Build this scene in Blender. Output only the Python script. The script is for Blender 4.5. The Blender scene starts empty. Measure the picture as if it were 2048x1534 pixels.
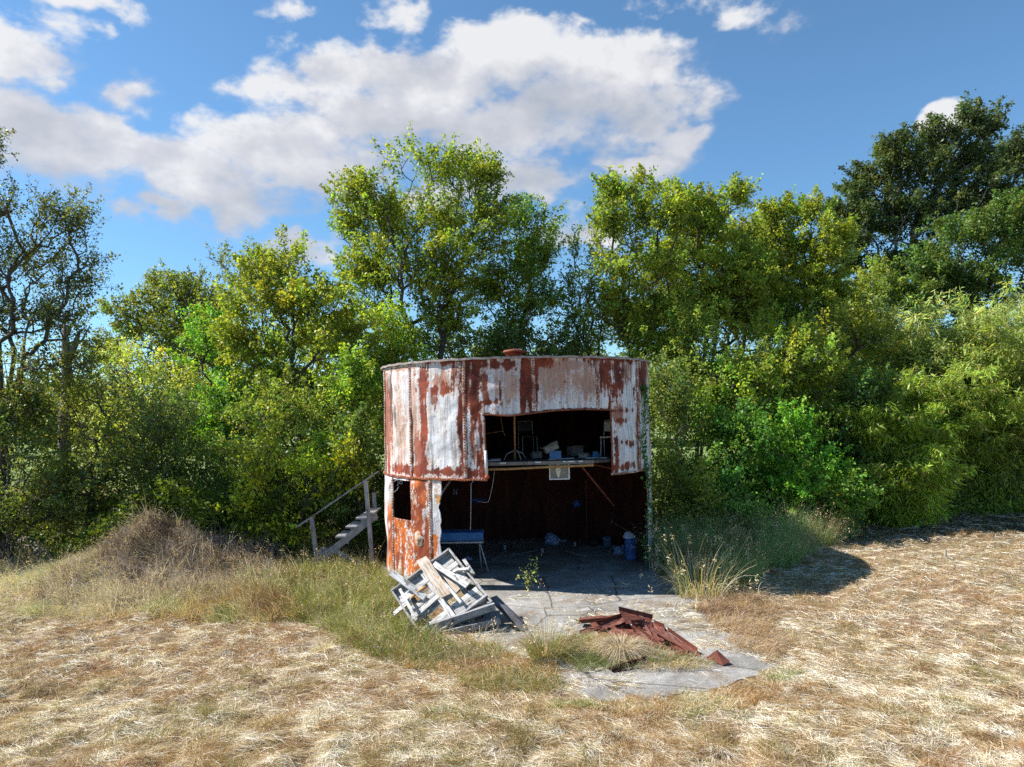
import bpy, math, random
import numpy as np
from mathutils import Matrix, Vector
R_ = math.radians
rng = np.random.default_rng(7)
random.seed(7)
sc = bpy.context.scene
COL = sc.collection

# ------------------------------------------------------------------ camera
F = 1450.0                      # focal length in pixels of the 2048 px wide photograph
EYE = 3.75
cam_d = bpy.data.cameras.new('camera'); cam = bpy.data.objects.new('camera', cam_d); COL.objects.link(cam)
cam_d.sensor_width = 36.0; cam_d.lens = 36.0 * F / 2048.0
cam_d.clip_start = 0.1; cam_d.clip_end = 6000
PITCH = math.atan(58 / F); ROLL = R_(-1.3)
CM = Matrix.Translation((0, 0, EYE)) @ Matrix.Rotation(math.pi / 2 + PITCH, 4, 'X') @ Matrix.Rotation(ROLL, 4, 'Z')
cam.matrix_world = CM
sc.camera = cam
CR = CM.to_3x3()
def ray(px, py):
    return CR @ Vector((px - 1024.0, 767.0 - py, -F))
def P(px, py, depth):           # world point at a given distance along +Y
    d = ray(px, py); return Vector((0, 0, EYE)) + d * (depth / d.y)
def G(px, py, z=0.0):           # world point on the level z
    d = ray(px, py); return Vector((0, 0, EYE)) + d * ((z - EYE) / d.z)

# ------------------------------------------------------------------ light
SUN_EL, SUN_X, SUN_Y = 45.0, -0.994, 0.11
sd = Vector((SUN_X * math.cos(R_(SUN_EL)), SUN_Y * math.cos(R_(SUN_EL)), math.sin(R_(SUN_EL))))
sun_d = bpy.data.lights.new('sun', 'SUN'); sun = bpy.data.objects.new('sun', sun_d); COL.objects.link(sun)
sun_d.energy = 5.0; sun_d.angle = R_(0.5); sun_d.color = (1.0, 0.945, 0.86)
sun.rotation_euler = sd.to_track_quat('Z', 'Y').to_euler()
sc.view_settings.view_transform = 'Standard'; sc.view_settings.look = 'None'
sc.view_settings.exposure = 0.95; sc.view_settings.gamma = 1.0
sc.cycles.max_bounces = 6; sc.cycles.diffuse_bounces = 3; sc.cycles.glossy_bounces = 2
sc.cycles.transmission_bounces = 4; sc.cycles.transparent_max_bounces = 6
sc.cycles.sample_clamp_indirect = 4.0; sc.cycles.use_denoising = False; sc.cycles.denoiser = 'OPENIMAGEDENOISE'; sc.cycles.denoising_input_passes = 'RGB_ALBEDO_NORMAL'

class NT:
    """small helper that writes node trees"""
    def __init__(s, nt): s.nt = nt; nt.nodes.clear()
    def n(s, t, **kw):
        x = s.nt.nodes.new(t)
        for k, v in kw.items(): setattr(x, k, v)
        return x
    def set(s, sock, v):
        if isinstance(v, bpy.types.NodeSocket): s.nt.links.new(v, sock)
        else:
            if hasattr(sock, 'default_value'):
                dv = sock.default_value
                if hasattr(dv, '__len__') and not hasattr(v, '__len__'): v = (v,) * len(dv)
                if hasattr(dv, '__len__') and len(dv) == 4 and len(v) == 3: v = (*v, 1)
                sock.default_value = v
    def m(s, op, a, b=0.0, c=0.0, clamp=False):
        x = s.n('ShaderNodeMath', operation=op, use_clamp=clamp)
        s.set(x.inputs[0], a); s.set(x.inputs[1], b); s.set(x.inputs[2], c); return x.outputs[0]
    def noise(s, vec, scale, detail=4, rough=0.55, col=False, dist=0.0):
        x = s.n('ShaderNodeTexNoise'); s.set(x.inputs['Vector'], vec)
        x.inputs['Scale'].default_value = scale; x.inputs['Detail'].default_value = detail
        x.inputs['Roughness'].default_value = rough; x.inputs['Distortion'].default_value = dist
        return x.outputs['Color'] if col else x.outputs[0]
    def ramp(s, f, stops):
        x = s.n('ShaderNodeValToRGB'); s.set(x.inputs[0], f); e = x.color_ramp.elements
        while len(e) < len(stops): e.new(0.5)
        for i, (p, c) in enumerate(stops):
            e[i].position = p; e[i].color = (*c, 1) if hasattr(c, '__len__') else (c, c, c, 1)
        return x.outputs[0]
    def mix(s, f, a, b, mode='MIX'):
        x = s.n('ShaderNodeMix', data_type='RGBA', blend_type=mode)
        s.set(x.inputs[0], f); s.set(x.inputs[6], a); s.set(x.inputs[7], b); return x.outputs[2]
    def smooth(s, v, lo, hi, olo=0.0, ohi=1.0):
        x = s.n('ShaderNodeMapRange', interpolation_type='SMOOTHSTEP'); s.set(x.inputs[0], v)
        x.inputs[1].default_value = lo; x.inputs[2].default_value = hi
        x.inputs[3].default_value = olo; x.inputs[4].default_value = ohi
        return x.outputs[0]
    def mapping(s, vec, scale=(1, 1, 1), loc=(0, 0, 0), rot=(0, 0, 0)):
        x = s.n('ShaderNodeMapping'); s.set(x.inputs[0], vec)
        x.inputs['Scale'].default_value = scale; x.inputs['Location'].default_value = loc
        x.inputs['Rotation'].default_value = rot; return x.outputs[0]

# ------------------------------------------------------------------ sky with clouds (all in direction space)
world = bpy.data.worlds.new('World'); sc.world = world; world.use_nodes = True
W = NT(world.node_tree)
sky = W.n('ShaderNodeTexSky', sky_type='NISHITA'); sky.sun_disc = False
sky.sun_elevation = R_(SUN_EL); sky.sun_rotation = math.atan2(SUN_X, SUN_Y)
sky.altitude = 1500; sky.air_density = 1.0; sky.dust_density = 0.2; sky.ozone_density = 6.0
tc = W.n('ShaderNodeTexCoord'); gen = tc.outputs['Generated']
sep = W.n('ShaderNodeSeparateXYZ'); W.set(sep.inputs[0], gen)
az = W.m('ARCTAN2', sep.outputs[0], sep.outputs[1]); el = W.m('ARCSINE', sep.outputs[2])
cmb = W.n('ShaderNodeCombineXYZ'); W.set(cmb.inputs[0], az); W.set(cmb.inputs[1], W.m('MULTIPLY', el, 1.5))
pc = cmb.outputs[0]
CLOUDS = [  # photograph px, py, rx, ry, weight
 (800,130,230,95,1),(1000,120,260,110,1),(1230,115,200,75,1),(1150,200,290,85,1),(800,215,190,70,1),(1000,260,290,80,1),
 (1340,250,110,50,1),(1230,310,130,40,.9),(60,250,190,100,1),(230,290,220,90,1),(500,280,150,110,1),(420,380,210,60,1),
 (640,330,160,70,1),(300,420,110,40,.9),(1000,350,230,45,.9),(860,400,100,30,.8),(590,480,130,42,1),(1140,445,75,50,1),
 (20,70,140,85,.95),(110,5,130,40,.6),(750,15,80,36,.45),(540,0,80,24,.4),(1360,12,170,46,.5),(1500,30,70,35,.45),
 (1880,240,60,36,.7),(1430,190,90,50,.5),(520,150,120,60,.45),(250,190,110,42,.6),(1160,50,60,22,.5),(120,300,260,90,1),(400,330,200,80,.9)]
def field(dx, dy):
    wob = W.noise(W.mapping(pc, loc=(3.1 + dx, 1.7 + dy, 0)), 6.0, 4, 0.6, col=True)
    ws = W.n('ShaderNodeSeparateColor'); W.set(ws.inputs[0], wob)
    azw = W.m('ADD', az, W.m('MULTIPLY', W.m('SUBTRACT', ws.outputs[0], 0.5), 0.22)); elw = W.m('ADD', el, W.m('MULTIPLY', W.m('SUBTRACT', ws.outputs[1], 0.5), 0.12))
    best = None
    for (cx, cy, rx, ry, w) in CLOUDS:
        cx += 14; cy += 16; rx *= .9; ry *= .88
        d = ray(cx, cy).normalized(); a = math.atan2(d.x, d.y); e = math.asin(d.z)
        d2 = ray(cx + rx, cy).normalized(); ra = abs(math.atan2(d2.x, d2.y) - a)
        d3 = ray(cx, cy - ry).normalized(); re = abs(math.asin(d3.z) - e)
        u = W.m('MULTIPLY', W.m('ADD', azw, dx - a), 1 / ra); v = W.m('MULTIPLY', W.m('ADD', elw, dy / 1.5 - e), 1 / re)
        r = W.m('MULTIPLY_ADD', u, u, W.m('MULTIPLY', v, v))
        b = W.m('MULTIPLY', W.m('SUBTRACT', 1.22, W.m('SQRT', r)), w)
        best = b if best is None else W.m('SMOOTH_MAX', best, b, 0.25)
    base = W.m('MINIMUM', best, 1.45)
    n1 = W.noise(W.mapping(pc, loc=(dx, dy, 0)), 6.5, 10, 0.60, dist=0.1)
    n2 = W.noise(W.mapping(pc, loc=(dx + 5, dy, 0)), 2.2, 2, 0.5)
    s = W.m('ADD', base, W.m('MULTIPLY', W.m('SUBTRACT', n1, 0.5), 3.0))
    return W.m('ADD', s, W.m('MULTIPLY', W.m('SUBTRACT', n2, 0.5), 0.8)), W.m('ADD', base, W.m('MULTIPLY', W.m('SUBTRACT', n2, 0.5), 0.8)), n1
f0, b0_, n0_ = field(0.0, 0.0)
f1, b1_, n1_ = field(-0.035, 0.10)
lit0 = W.m('ADD', W.m('MULTIPLY', W.m('SUBTRACT', b0_, b1_), 0.55), W.m('MULTIPLY', W.m('SUBTRACT', n0_, n1_), 1.6))
core = W.smooth(b0_, 0.4, 1.3)
lit = W.m('SUBTRACT', W.m('ADD', lit0, 0.66), W.m('MULTIPLY', core, 0.42), clamp=True)
dsoft = W.smooth(f0, 0.0, 0.95); dhard = W.smooth(f0, 0.15, 0.62)
dens = W.m('ADD', W.m('MULTIPLY', dhard, lit), W.m('MULTIPLY', dsoft, W.m('SUBTRACT', 1.0, lit)), clamp=True)
cloudc = W.ramp(lit, [(0.0, (2.5, 2.7, 3.1)), (0.42, (3.1, 3.2, 3.5)), (0.75, (3.9, 3.9, 4.1)), (1.0, (4.8, 4.8, 4.85))])
SKYT = W.mix(1.0, sky.outputs[0], (0.93, 1.08, 1.00), 'MULTIPLY')
SKYT = W.mix(W.smooth(sep.outputs[2], .05, .40, .10, 0), SKYT, (0, 0, 0))
skyc = W.mix(W.m('MULTIPLY', dens, 0.93), SKYT, cloudc)
bg = W.n('ShaderNodeBackground'); W.set(bg.inputs[0], skyc); bg.inputs[1].default_value = 0.097
wo = W.n('ShaderNodeOutputWorld'); W.set(wo.inputs[0], bg.outputs[0])

# ------------------------------------------------------------------ numpy noise
def _h(i, j, k, seed):
    h = (i.astype(np.int64) * 374761393 + j.astype(np.int64) * 668265263 + k.astype(np.int64) * 2147483647 + seed * 974634777) & 0x7fffffff
    h = ((h ^ (h >> 13)) * 1274126177) & 0x7fffffff
    h = (h ^ (h >> 16)) & 0xffff
    return h / 65535.0
def vn(x, y, z=None, seed=0):
    x = np.asarray(x, float); y = np.asarray(y, float)
    x, y = np.broadcast_arrays(x, y)
    z = np.zeros_like(x) if z is None else np.broadcast_to(np.asarray(z, float), x.shape)
    i, j, k = np.floor(x), np.floor(y), np.floor(z)
    fx, fy, fz = x - i, y - j, z - k
    fx, fy, fz = (t * t * (3 - 2 * t) for t in (fx, fy, fz))
    r = 0
    for a in (0, 1):
        for b in (0, 1):
            for c in (0, 1):
                w = (fx if a else 1 - fx) * (fy if b else 1 - fy) * (fz if c else 1 - fz)
                r = r + w * _h(i + a, j + b, k + c, seed)
    return r
def fbm(x, y, z=None, o=4, seed=0, g=0.5):
    x = np.asarray(x, float); y = np.asarray(y, float)
    r = 0; amp = 1; t = 0
    for q in range(o):
        r = r + amp * vn(x * 2 ** q + 7.3 * q, y * 2 ** q + 3.1 * q, None if z is None else np.asarray(z) * 2 ** q, seed + q); t += amp; amp *= g
    return r / t
def sst(v, a, b):
    t = np.clip((v - a) / (b - a), 0, 1); return t * t * (3 - 2 * t)

# ------------------------------------------------------------------ object helpers
def tagd(o, label=None, cat=None, group=None, kind=None):
    if label: o['label'] = label
    if cat: o['category'] = cat
    if group: o['group'] = group
    if kind: o['kind'] = kind
    return o
def empty(name, loc, label=None, cat=None, group=None, rz=0.0):
    o = bpy.data.objects.new(name, None); COL.objects.link(o); o.location = loc; o.rotation_euler = (0, 0, rz)
    o.empty_display_size = 0.2
    return tagd(o, label, cat, group)
def mesh_np(name, V, Fq, mat, parent=None, cols=None, smooth=False):
    """V (n,3), Fq (m,k) faces of one size, or a list of such arrays; cols (n,3) per-vertex colour"""
    V = np.asarray(V, np.float32)
    Fl = Fq if isinstance(Fq, list) else [Fq]
    Fl = [np.asarray(f, np.int32) for f in Fl if len(f)]
    me = bpy.data.meshes.new(name)
    me.vertices.add(len(V)); me.vertices.foreach_set('co', V.ravel())
    nl = sum(f.size for f in Fl); nf = sum(len(f) for f in Fl)
    me.loops.add(nl); me.polygons.add(nf)
    me.loops.foreach_set('vertex_index', np.concatenate([f.ravel() for f in Fl]))
    tot = np.concatenate([np.full(len(f), f.shape[1], np.int32) for f in Fl])
    st = np.concatenate([[0], np.cumsum(tot)[:-1]]).astype(np.int32)
    me.polygons.foreach_set('loop_start', st)
    me.update(calc_edges=True)
    if cols is not None:
        a = me.attributes.new('Col', 'FLOAT_COLOR', 'POINT')
        c = np.ones((len(V), 4), np.float32); c[:, :3] = cols; a.data.foreach_set('color', c.ravel())
    if smooth: me.polygons.foreach_set('use_smooth', np.ones(nf, bool))
    if mat: me.materials.append(mat)
    me.update()
    o = bpy.data.objects.new(name, me); COL.objects.link(o)
    if parent: o.parent = parent
    return o
class MB:
    uv = None
    """collects small solids, then links them as one mesh object"""
    def __init__(s): s.v = []; s.f = []; s.g = {}
    def add(s, vs, fs):
        b = len(s.v); s.v += [tuple(v) for v in vs]; s.f += [tuple(b + i for i in f) for f in fs]; return s
    def box(s, c, size, M=None, jit=0.0):
        hx, hy, hz = size[0] / 2, size[1] / 2, size[2] / 2
        vs = [Vector((x * hx, y * hy, z * hz)) for x in (-1, 1) for y in (-1, 1) for z in (-1, 1)]
        if jit: vs = [v + Vector((random.uniform(-jit, jit) for _ in range(3))) for v in vs]
        if M is not None: vs = [M @ v for v in vs]
        vs = [v + Vector(c) for v in vs]
        return s.add(vs, [(0, 1, 3, 2), (4, 6, 7, 5), (0, 4, 5, 1), (2, 3, 7, 6), (0, 2, 6, 4), (1, 5, 7, 3)])
    def board(s, a, b, w, t, up=(0, 0, 1), bend=0.0, rag=0.0, seg=6):
        """plank from a to b, w wide, t thick, ragged ends, slight bend"""
        a, b = Vector(a), Vector(b); d = (b - a); L = d.length; d.normalize(); up = Vector(up)
        side = d.cross(up).normalized(); n = side.cross(d).normalized()
        vs = []; 
        for i in range(seg + 1):
            q = i / seg; p = a + d * L * q + n * bend * math.sin(q * math.pi)
            ww = w * (1 + random.uniform(-.03, .03)) / 2
            for (sx, sy) in ((-1, -1), (1, -1), (1, 1), (-1, 1)):
                e = random.uniform(-rag, rag) if i in (0, seg) else 0
                vs.append(p + side * sx * ww + n * sy * t / 2 + d * e)
        b0 = len(s.v); rn = random.uniform(0, 50)
        for i in range(seg + 1):
            for j, (sx, sy) in enumerate(((-1, -1), (1, -1), (1, 1), (-1, 1))): s.g[b0 + i * 4 + j] = (L * i / seg + rn, sx * w / 2 + rn, sy * t / 2)
        fs = [(3, 2, 1, 0), tuple(seg * 4 + k for k in range(4))]
        for i in range(seg):
            for k in range(4):
                fs.append((i * 4 + k, i * 4 + (k + 1) % 4, (i + 1) * 4 + (k + 1) % 4, (i + 1) * 4 + k))
        return s.add(vs, fs)
    def tube(s, pts, r, n=8, cap=True):
        pts = [Vector(p) for p in pts]; rs = r if hasattr(r, '__len__') else [r] * len(pts); vs = []; fs = []
        prev = None
        for i, p in enumerate(pts):
            d = (pts[min(i + 1, len(pts) - 1)] - pts[max(i - 1, 0)]).normalized()
            if prev is None: prev = d.orthogonal().normalized()
            u = (prev - d * prev.dot(d)).normalized(); prev = u; v = d.cross(u)
            for k in range(n):
                t = 2 * math.pi * k / n; vs.append(p + (u * math.cos(t) + v * math.sin(t)) * rs[i])
        for i in range(len(pts) - 1):
            for k in range(n):
                fs.append((i * n + k, i * n + (k + 1) % n, (i + 1) * n + (k + 1) % n, (i + 1) * n + k))
        if cap: fs += [tuple(range(n))[::-1], tuple((len(pts) - 1) * n + k for k in range(n))]
        return s.add(vs, fs)
    def lathe(s, prof, n=24, c=(0, 0, 0), dent=0.0, seed=1):
        vs = []; fs = []; rr = random.Random(seed)
        ph = [rr.uniform(-dent, dent) for _ in range(n)]
        for (r, z) in prof:
            for k in range(n):
                t = 2 * math.pi * k / n; q = r * (1 + ph[k] * 0.5 + ph[(k + 1) % n] * .5)
                vs.append((c[0] + q * math.cos(t), c[1] + q * math.sin(t), c[2] + z))
        for i in range(len(prof) - 1):
            for k in range(n):
                fs.append((i * n + k, i * n + (k + 1) % n, (i + 1) * n + (k + 1) % n, (i + 1) * n + k))
        return s.add(vs, fs)
    def build(s, name, mat, parent=None, smooth=False):
        me = bpy.data.meshes.new(name); me.from_pydata(s.v, [], s.f); me.materials.append(mat)
        if smooth: me.polygons.foreach_set('use_smooth', [True] * len(me.polygons))
        if s.g:
            a = me.attributes.new('Gr', 'FLOAT_VECTOR', 'POINT'); q = np.zeros((len(s.v), 3), np.float32)
            for k_, v_ in s.g.items(): q[k_] = v_
            a.data.foreach_set('vector', q.ravel())
        me.update(); o = bpy.data.objects.new(name, me); COL.objects.link(o)
        if parent: o.parent = parent
        return o
def recenter(o):
    """put a one-mesh thing's origin at its base"""
    me = o.data; n = len(me.vertices); c = np.empty(n * 3, np.float32); me.vertices.foreach_get('co', c); c = c.reshape(-1, 3)
    b = np.array([(c[:, 0].min() + c[:, 0].max()) / 2, (c[:, 1].min() + c[:, 1].max()) / 2, c[:, 2].min()])
    me.vertices.foreach_set('co', (c - b).astype(np.float32).ravel()); me.update(); o.location = o.location + Vector(b); return o

# ------------------------------------------------------------------ materials
def mat(name):
    m = bpy.data.materials.new(name); m.use_nodes = True; return m, NT(m.node_tree)
def finish(N, base, rough=0.8, metal=0.0, bump=None, bstr=0.3, bdist=0.02, spec=0.3):
    p = N.n('ShaderNodeBsdfPrincipled'); N.set(p.inputs['Base Color'], base); N.set(p.inputs['Roughness'], rough)
    p.inputs['Metallic'].default_value = metal; p.inputs['Specular IOR Level'].default_value = spec
    if bump is not None:
        b = N.n('ShaderNodeBump'); b.inputs['Strength'].default_value = bstr; b.inputs['Distance'].default_value = bdist
        N.set(b.inputs['Height'], bump); N.set(p.inputs['Normal'], b.outputs[0])
    o = N.n('ShaderNodeOutputMaterial'); N.set(o.inputs[0], p.outputs[0]); return p
def attr(N, name='Col'):
    a = N.n('ShaderNodeAttribute', attribute_name=name); return a.outputs[0]
def leaf_mat(name, trans=0.48, rough=0.45, spec=0.35):
    m, N = mat(name); c = attr(N)
    p = N.n('ShaderNodeBsdfPrincipled'); N.set(p.inputs['Base Color'], c); p.inputs['Roughness'].default_value = rough
    p.inputs['Specular IOR Level'].default_value = spec
    t = N.n('ShaderNodeBsdfTranslucent'); N.set(t.inputs[0], N.mix(1.0, c, (1.5, 1.35, 0.6), 'MULTIPLY'))
    x = N.n('ShaderNodeMixShader'); x.inputs[0].default_value = trans
    N.set(x.inputs[1], p.outputs[0]); N.set(x.inputs[2], t.outputs[0])
    o = N.n('ShaderNodeOutputMaterial'); N.set(o.inputs[0], x.outputs[0]); return m
M_leaf = leaf_mat('leaf'); M_straw = leaf_mat('straw', 0.2, 0.6, 0.3); M_blade = leaf_mat('grass_blade', 0.3, 0.55, 0.3)
def simple(name, c1, c2, scale=8, rough=0.8, metal=0.0, stretch=(1, 1, 1), bstr=0.25, spec=0.3, bd=0.01):
    m, N = mat(name); t = N.n('ShaderNodeTexCoord'); v = N.mapping(t.outputs['Object'], scale=stretch)
    n = N.noise(v, scale, 6, 0.6)
    finish(N, N.ramp(n, [(0.3, c1), (0.7, c2)]), rough, metal, n, bstr, bd, spec); return m
M_bark = simple('bark', (.035, .030, .026), (.12, .105, .09), 14, .9, stretch=(1, 1, .25), bstr=.6)
M_barkpale = simple('pale_bark', (.16, .15, .14), (.32, .30, .28), 14, .9, stretch=(1, 1, .25), bstr=.5)
M_dead = simple('weathered_dead_wood', (.10, .09, .08), (.24, .22, .20), 12, .9, stretch=(1, 1, .2), bstr=.6)
def wood_mat(name, dark, light, knot=(.10, .07, .05)):
    m, N = mat(name); t = N.n('ShaderNodeTexCoord'); o = N.n('ShaderNodeObjectInfo')
    a = N.n('ShaderNodeVectorMath', operation='ADD'); N.set(a.inputs[0], t.outputs['Object']); 
    N.set(a.inputs[1], o.outputs['Random'])
    n1 = N.noise(N.mapping(a.outputs[0], scale=(1, 1, 1)), 3.5, 5, .6)
    n2 = N.noise(N.mapping(a.outputs[0], scale=(9, 9, 9)), 5, 4, .7)
    gr = N.n('ShaderNodeAttribute', attribute_name='Gr').outputs['Vector']; n3 = N.noise(N.mapping(gr, scale=(9, 22, 22)), 1, 3, .5)
    n2 = N.noise(N.mapping(gr, scale=(3.5, 75, 75)), 1, 4, .65)
    c = N.ramp(N.m('ADD', N.m('MULTIPLY', n1, .55), N.m('MULTIPLY', n2, .45)), [(.36, dark), (.62, light)])
    c = N.mix(N.smooth(n3, .58, .68, 0, .85), c, knot)
    c = N.mix(N.smooth(n2, .36, .46, .75, 0), c, tuple(q * .25 for q in dark))
    finish(N, c, .85, 0, n2, .6, .008, .2); return m
M_greywood = wood_mat('sun_bleached_wood', (.20, .19, .19), (.46, .45, .44))
M_palewood = wood_mat('white_painted_wood', (.34, .34, .34), (.66, .65, .64), (.16, .13, .11))
M_brownwood = wood_mat('broken_brown_board', (.30, .23, .17), (.58, .52, .45), (.42, .22, .08))
M_orangewood = wood_mat('split_raw_wood', (.45, .22, .08), (.62, .38, .16), (.2, .1, .05))
M_slatewood = wood_mat('dark_slate_board', (.06, .06, .07), (.16, .16, .18))
M_stepwood = wood_mat('weathered_stair_wood', (.16, .16, .17), (.34, .34, .36))
M_rust = simple('brown_rust', (.085, .025, .013), (.27, .085, .045), 9, .75, 0, (1, 1, 1), .4)
M_rustpipe = simple('ochre_rust', (.25, .12, .05), (.45, .26, .10), 14, .75)
M_inner = None

# rust and paint of the tank: colour comes from the painted-metal attribute, fine flecks and bump from nodes
def tank_material():
    m, N = mat('rusted_white_paint'); t = N.n('ShaderNodeTexCoord'); v = t.outputs['Object']; c = attr(N)
    fl = N.noise(v, 26, 5, .65); st = N.noise(N.mapping(v, scale=(1, 1, .12)), 22, 4, .6)
    hs = N.n('ShaderNodeSeparateColor'); N.set(hs.inputs[0], c)
    paint = N.smooth(hs.outputs[2], .15, .45)
    fleck = N.smooth(fl, .63, .69)
    c2 = N.mix(N.m('MULTIPLY', fleck, N.m('MULTIPLY', paint, .75)), c, (.17, .065, .04))
    c2 = N.mix(.28, c2, N.ramp(st, [(.3, .25), (.7, 1.0)]), 'MULTIPLY')
    bp = N.m('ADD', N.noise(v, 3.0, 3, .5), N.m('MULTIPLY', N.m('SUBTRACT', paint, fleck), .12))
    finish(N, c2, N.ramp(paint, [(0, .8), (1, .5)]), 0, bp, .5, .05, .35); return m
M_tank = tank_material()
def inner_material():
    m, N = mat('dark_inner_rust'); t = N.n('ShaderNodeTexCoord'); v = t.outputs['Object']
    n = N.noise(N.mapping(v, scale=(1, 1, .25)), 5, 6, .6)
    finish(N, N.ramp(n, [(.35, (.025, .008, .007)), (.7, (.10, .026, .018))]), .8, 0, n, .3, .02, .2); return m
M_inner = inner_material()

# ------------------------------------------------------------------ terrain
TC = Vector((0.09, 18.2, 0.0)); TR = 3.27; ZS = 2.38; ZT = 4.88
mc = P(300, 1030, 17.3)
def gz(x, y):
    x = np.asarray(x, float); y = np.asarray(y, float)
    z = (fbm(x * .5, y * .5, o=3, seed=3) - .5) * .16 + (fbm(x * 3.4, y * 3.4, o=3, seed=9) - .5) * .21
    rt = np.hypot(x - TC.x, y - TC.y)
    flat = np.minimum(sst(rt, 3.3, 5.5), 1)
    ap = np.maximum(np.abs(x - 1.4) / 4.6, np.abs(y - 13.0) / 4.4)       # the apron of the slab lies level
    flat = np.minimum(flat, sst(ap, .7, 1.15))
    z = z * flat
    m = np.exp(-(((x - mc.x) / 1.25) ** 2 + ((y - 17.6) / 1.4) ** 2)) * 1.15
    m += np.exp(-(((x - mc.x + 1.7) / 1.0) ** 2 + ((y - 16.2) / 1.0) ** 2)) * .22
    m += np.exp(-(((x - mc.x - 1.9) / 1.1) ** 2 + ((y - 18.5) / 1.3) ** 2)) * .5
    z = z + m * (.72 + .6 * fbm(x * 1.7, y * 1.7, o=3, seed=21))
    far = sst(np.hypot(x, y), 35, 120)
    return z * (1 - far) + .045
def gz1(x, y): return float(gz(np.array([x]), np.array([y]))[0])
def axis(lo, hi, st, outs):
    a = list(np.arange(lo, hi + st / 2, st)); return np.array(sorted([-v if lo < 0 else 2 * lo - v for v in []] + a))
gx = np.concatenate([-np.geomspace(2500, 19, 40), np.arange(-18.5, 20.6, .10), np.geomspace(21, 2500, 40)])
gy = np.concatenate([-np.geomspace(600, 2, 14), np.arange(0, 5, .5), np.arange(5, 30, .10), np.geomspace(30.2, 3000, 60)])
X, Y = np.meshgrid(gx, gy); Z = gz(X, Y)
V = np.stack([X, Y, Z], -1).reshape(-1, 3); nx, ny = len(gx), len(gy)
I = (np.arange(ny - 1)[:, None] * nx + np.arange(nx - 1)[None]).ravel()
m, N = mat('mown_field_soil'); t = N.n('ShaderNodeTexCoord'); v = t.outputs['Object']
n1 = N.noise(v, .45, 6, .6); n2 = N.noise(N.mapping(v, rot=(0, 0, .5), scale=(1, 2.2, 1)), 5, 6, .7); n3 = N.noise(v, 40, 5, .7)
c = N.ramp(N.m('ADD', N.m('MULTIPLY', n2, .55), N.m('MULTIPLY', n3, .45)), [(.34, (.09, .055, .032)), (.50, (.26, .18, .115)), (.64, (.52, .42, .32))])
c = N.mix(N.m('MULTIPLY', N.smooth(n1, .42, .62), .35), c, (.24, .20, .08))
sx = N.n('ShaderNodeSeparateXYZ'); N.set(sx.inputs[0], v)
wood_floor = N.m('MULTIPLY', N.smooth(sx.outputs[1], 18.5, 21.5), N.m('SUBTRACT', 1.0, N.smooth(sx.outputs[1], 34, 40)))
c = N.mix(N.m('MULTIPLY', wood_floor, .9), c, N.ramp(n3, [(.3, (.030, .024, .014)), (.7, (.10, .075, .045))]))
meadow = N.smooth(sx.outputs[1], 36, 46)
c = N.mix(meadow, c, N.ramp(n2, [(.3, (.13, .19, .06)), (.7, (.24, .30, .11))]))
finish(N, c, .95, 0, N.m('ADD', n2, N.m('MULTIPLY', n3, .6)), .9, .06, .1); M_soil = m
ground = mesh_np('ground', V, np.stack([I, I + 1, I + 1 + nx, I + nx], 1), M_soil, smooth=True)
tagd(ground, kind='structure')

# concrete slab: a round pad under the tank and a broken apron in front
m, N = mat('stained_concrete'); t = N.n('ShaderNodeTexCoord'); v = t.outputs['Object']
n1 = N.noise(v, 1.1, 6, .65, dist=.6); n2 = N.noise(v, 60, 3, .7); n3 = N.noise(N.mapping(v, rot=(0, 0, .5), scale=(1, 2.0, 1)), .9, 7, .72, dist=1.2)
c = N.ramp(n1, [(.30, (.15, .14, .13)), (.5, (.30, .29, .275)), (.68, (.42, .41, .395))])
c = N.mix(N.m('MULTIPLY', N.smooth(n3, .54, .68), .85), c, (.56, .55, .53))
c = N.mix(.75, c, N.ramp(n2, [(.35, .30), (.60, 1.1)]), 'MULTIPLY')
n5 = N.noise(v, .8, 7, .7); c = N.mix(N.m('MULTIPLY', N.smooth(n5, .52, .60), .7), c, N.ramp(n2, [(.3, (.10, .07, .045)), (.7, (.30, .23, .16))]))
cr = N.n('ShaderNodeTexVoronoi', feature='DISTANCE_TO_EDGE'); N.set(cr.inputs['Vector'], N.mix(.12, v, N.noise(v, 2.0, 4, .6, col=True))); cr.inputs['Scale'].default_value = .55
c = N.mix(N.smooth(cr.outputs[0], .0, .012, .8, 0), c, (.04, .03, .025))
finish(N, c, .85, 0, N.m('ADD', n2, n1), .5, .012, .3); M_conc = m
ap = [(940,1165),(965,1230),(950,1290),(1010,1330),(1090,1345),(1108,1398),(1190,1400),(1290,1412),(1420,1393),(1500,1362),(1565,1335),
      (1545,1305),(1490,1292),(1450,1262),(1405,1232),(1400,1205),(1420,1180),(1400,1150),(1340,1120),(1300,1100)]
pts = [G(a, b) for a, b in ap]
poly = []
for i, p in enumerate(pts[:-1]):
    q = pts[i + 1]
    L = (q - p).length; k = max(2, int(L / .08))
    for j in range(k):
        w = p.lerp(q, j / k); nz = .26 * (fbm(np.array([w.x * 1.8]), np.array([w.y * 1.8]), o=4, seed=31)[0] - .5)
        d = (q - p).normalized(); poly.append((w.x - d.y * nz * 2, w.y + d.x * nz * 2))
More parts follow.
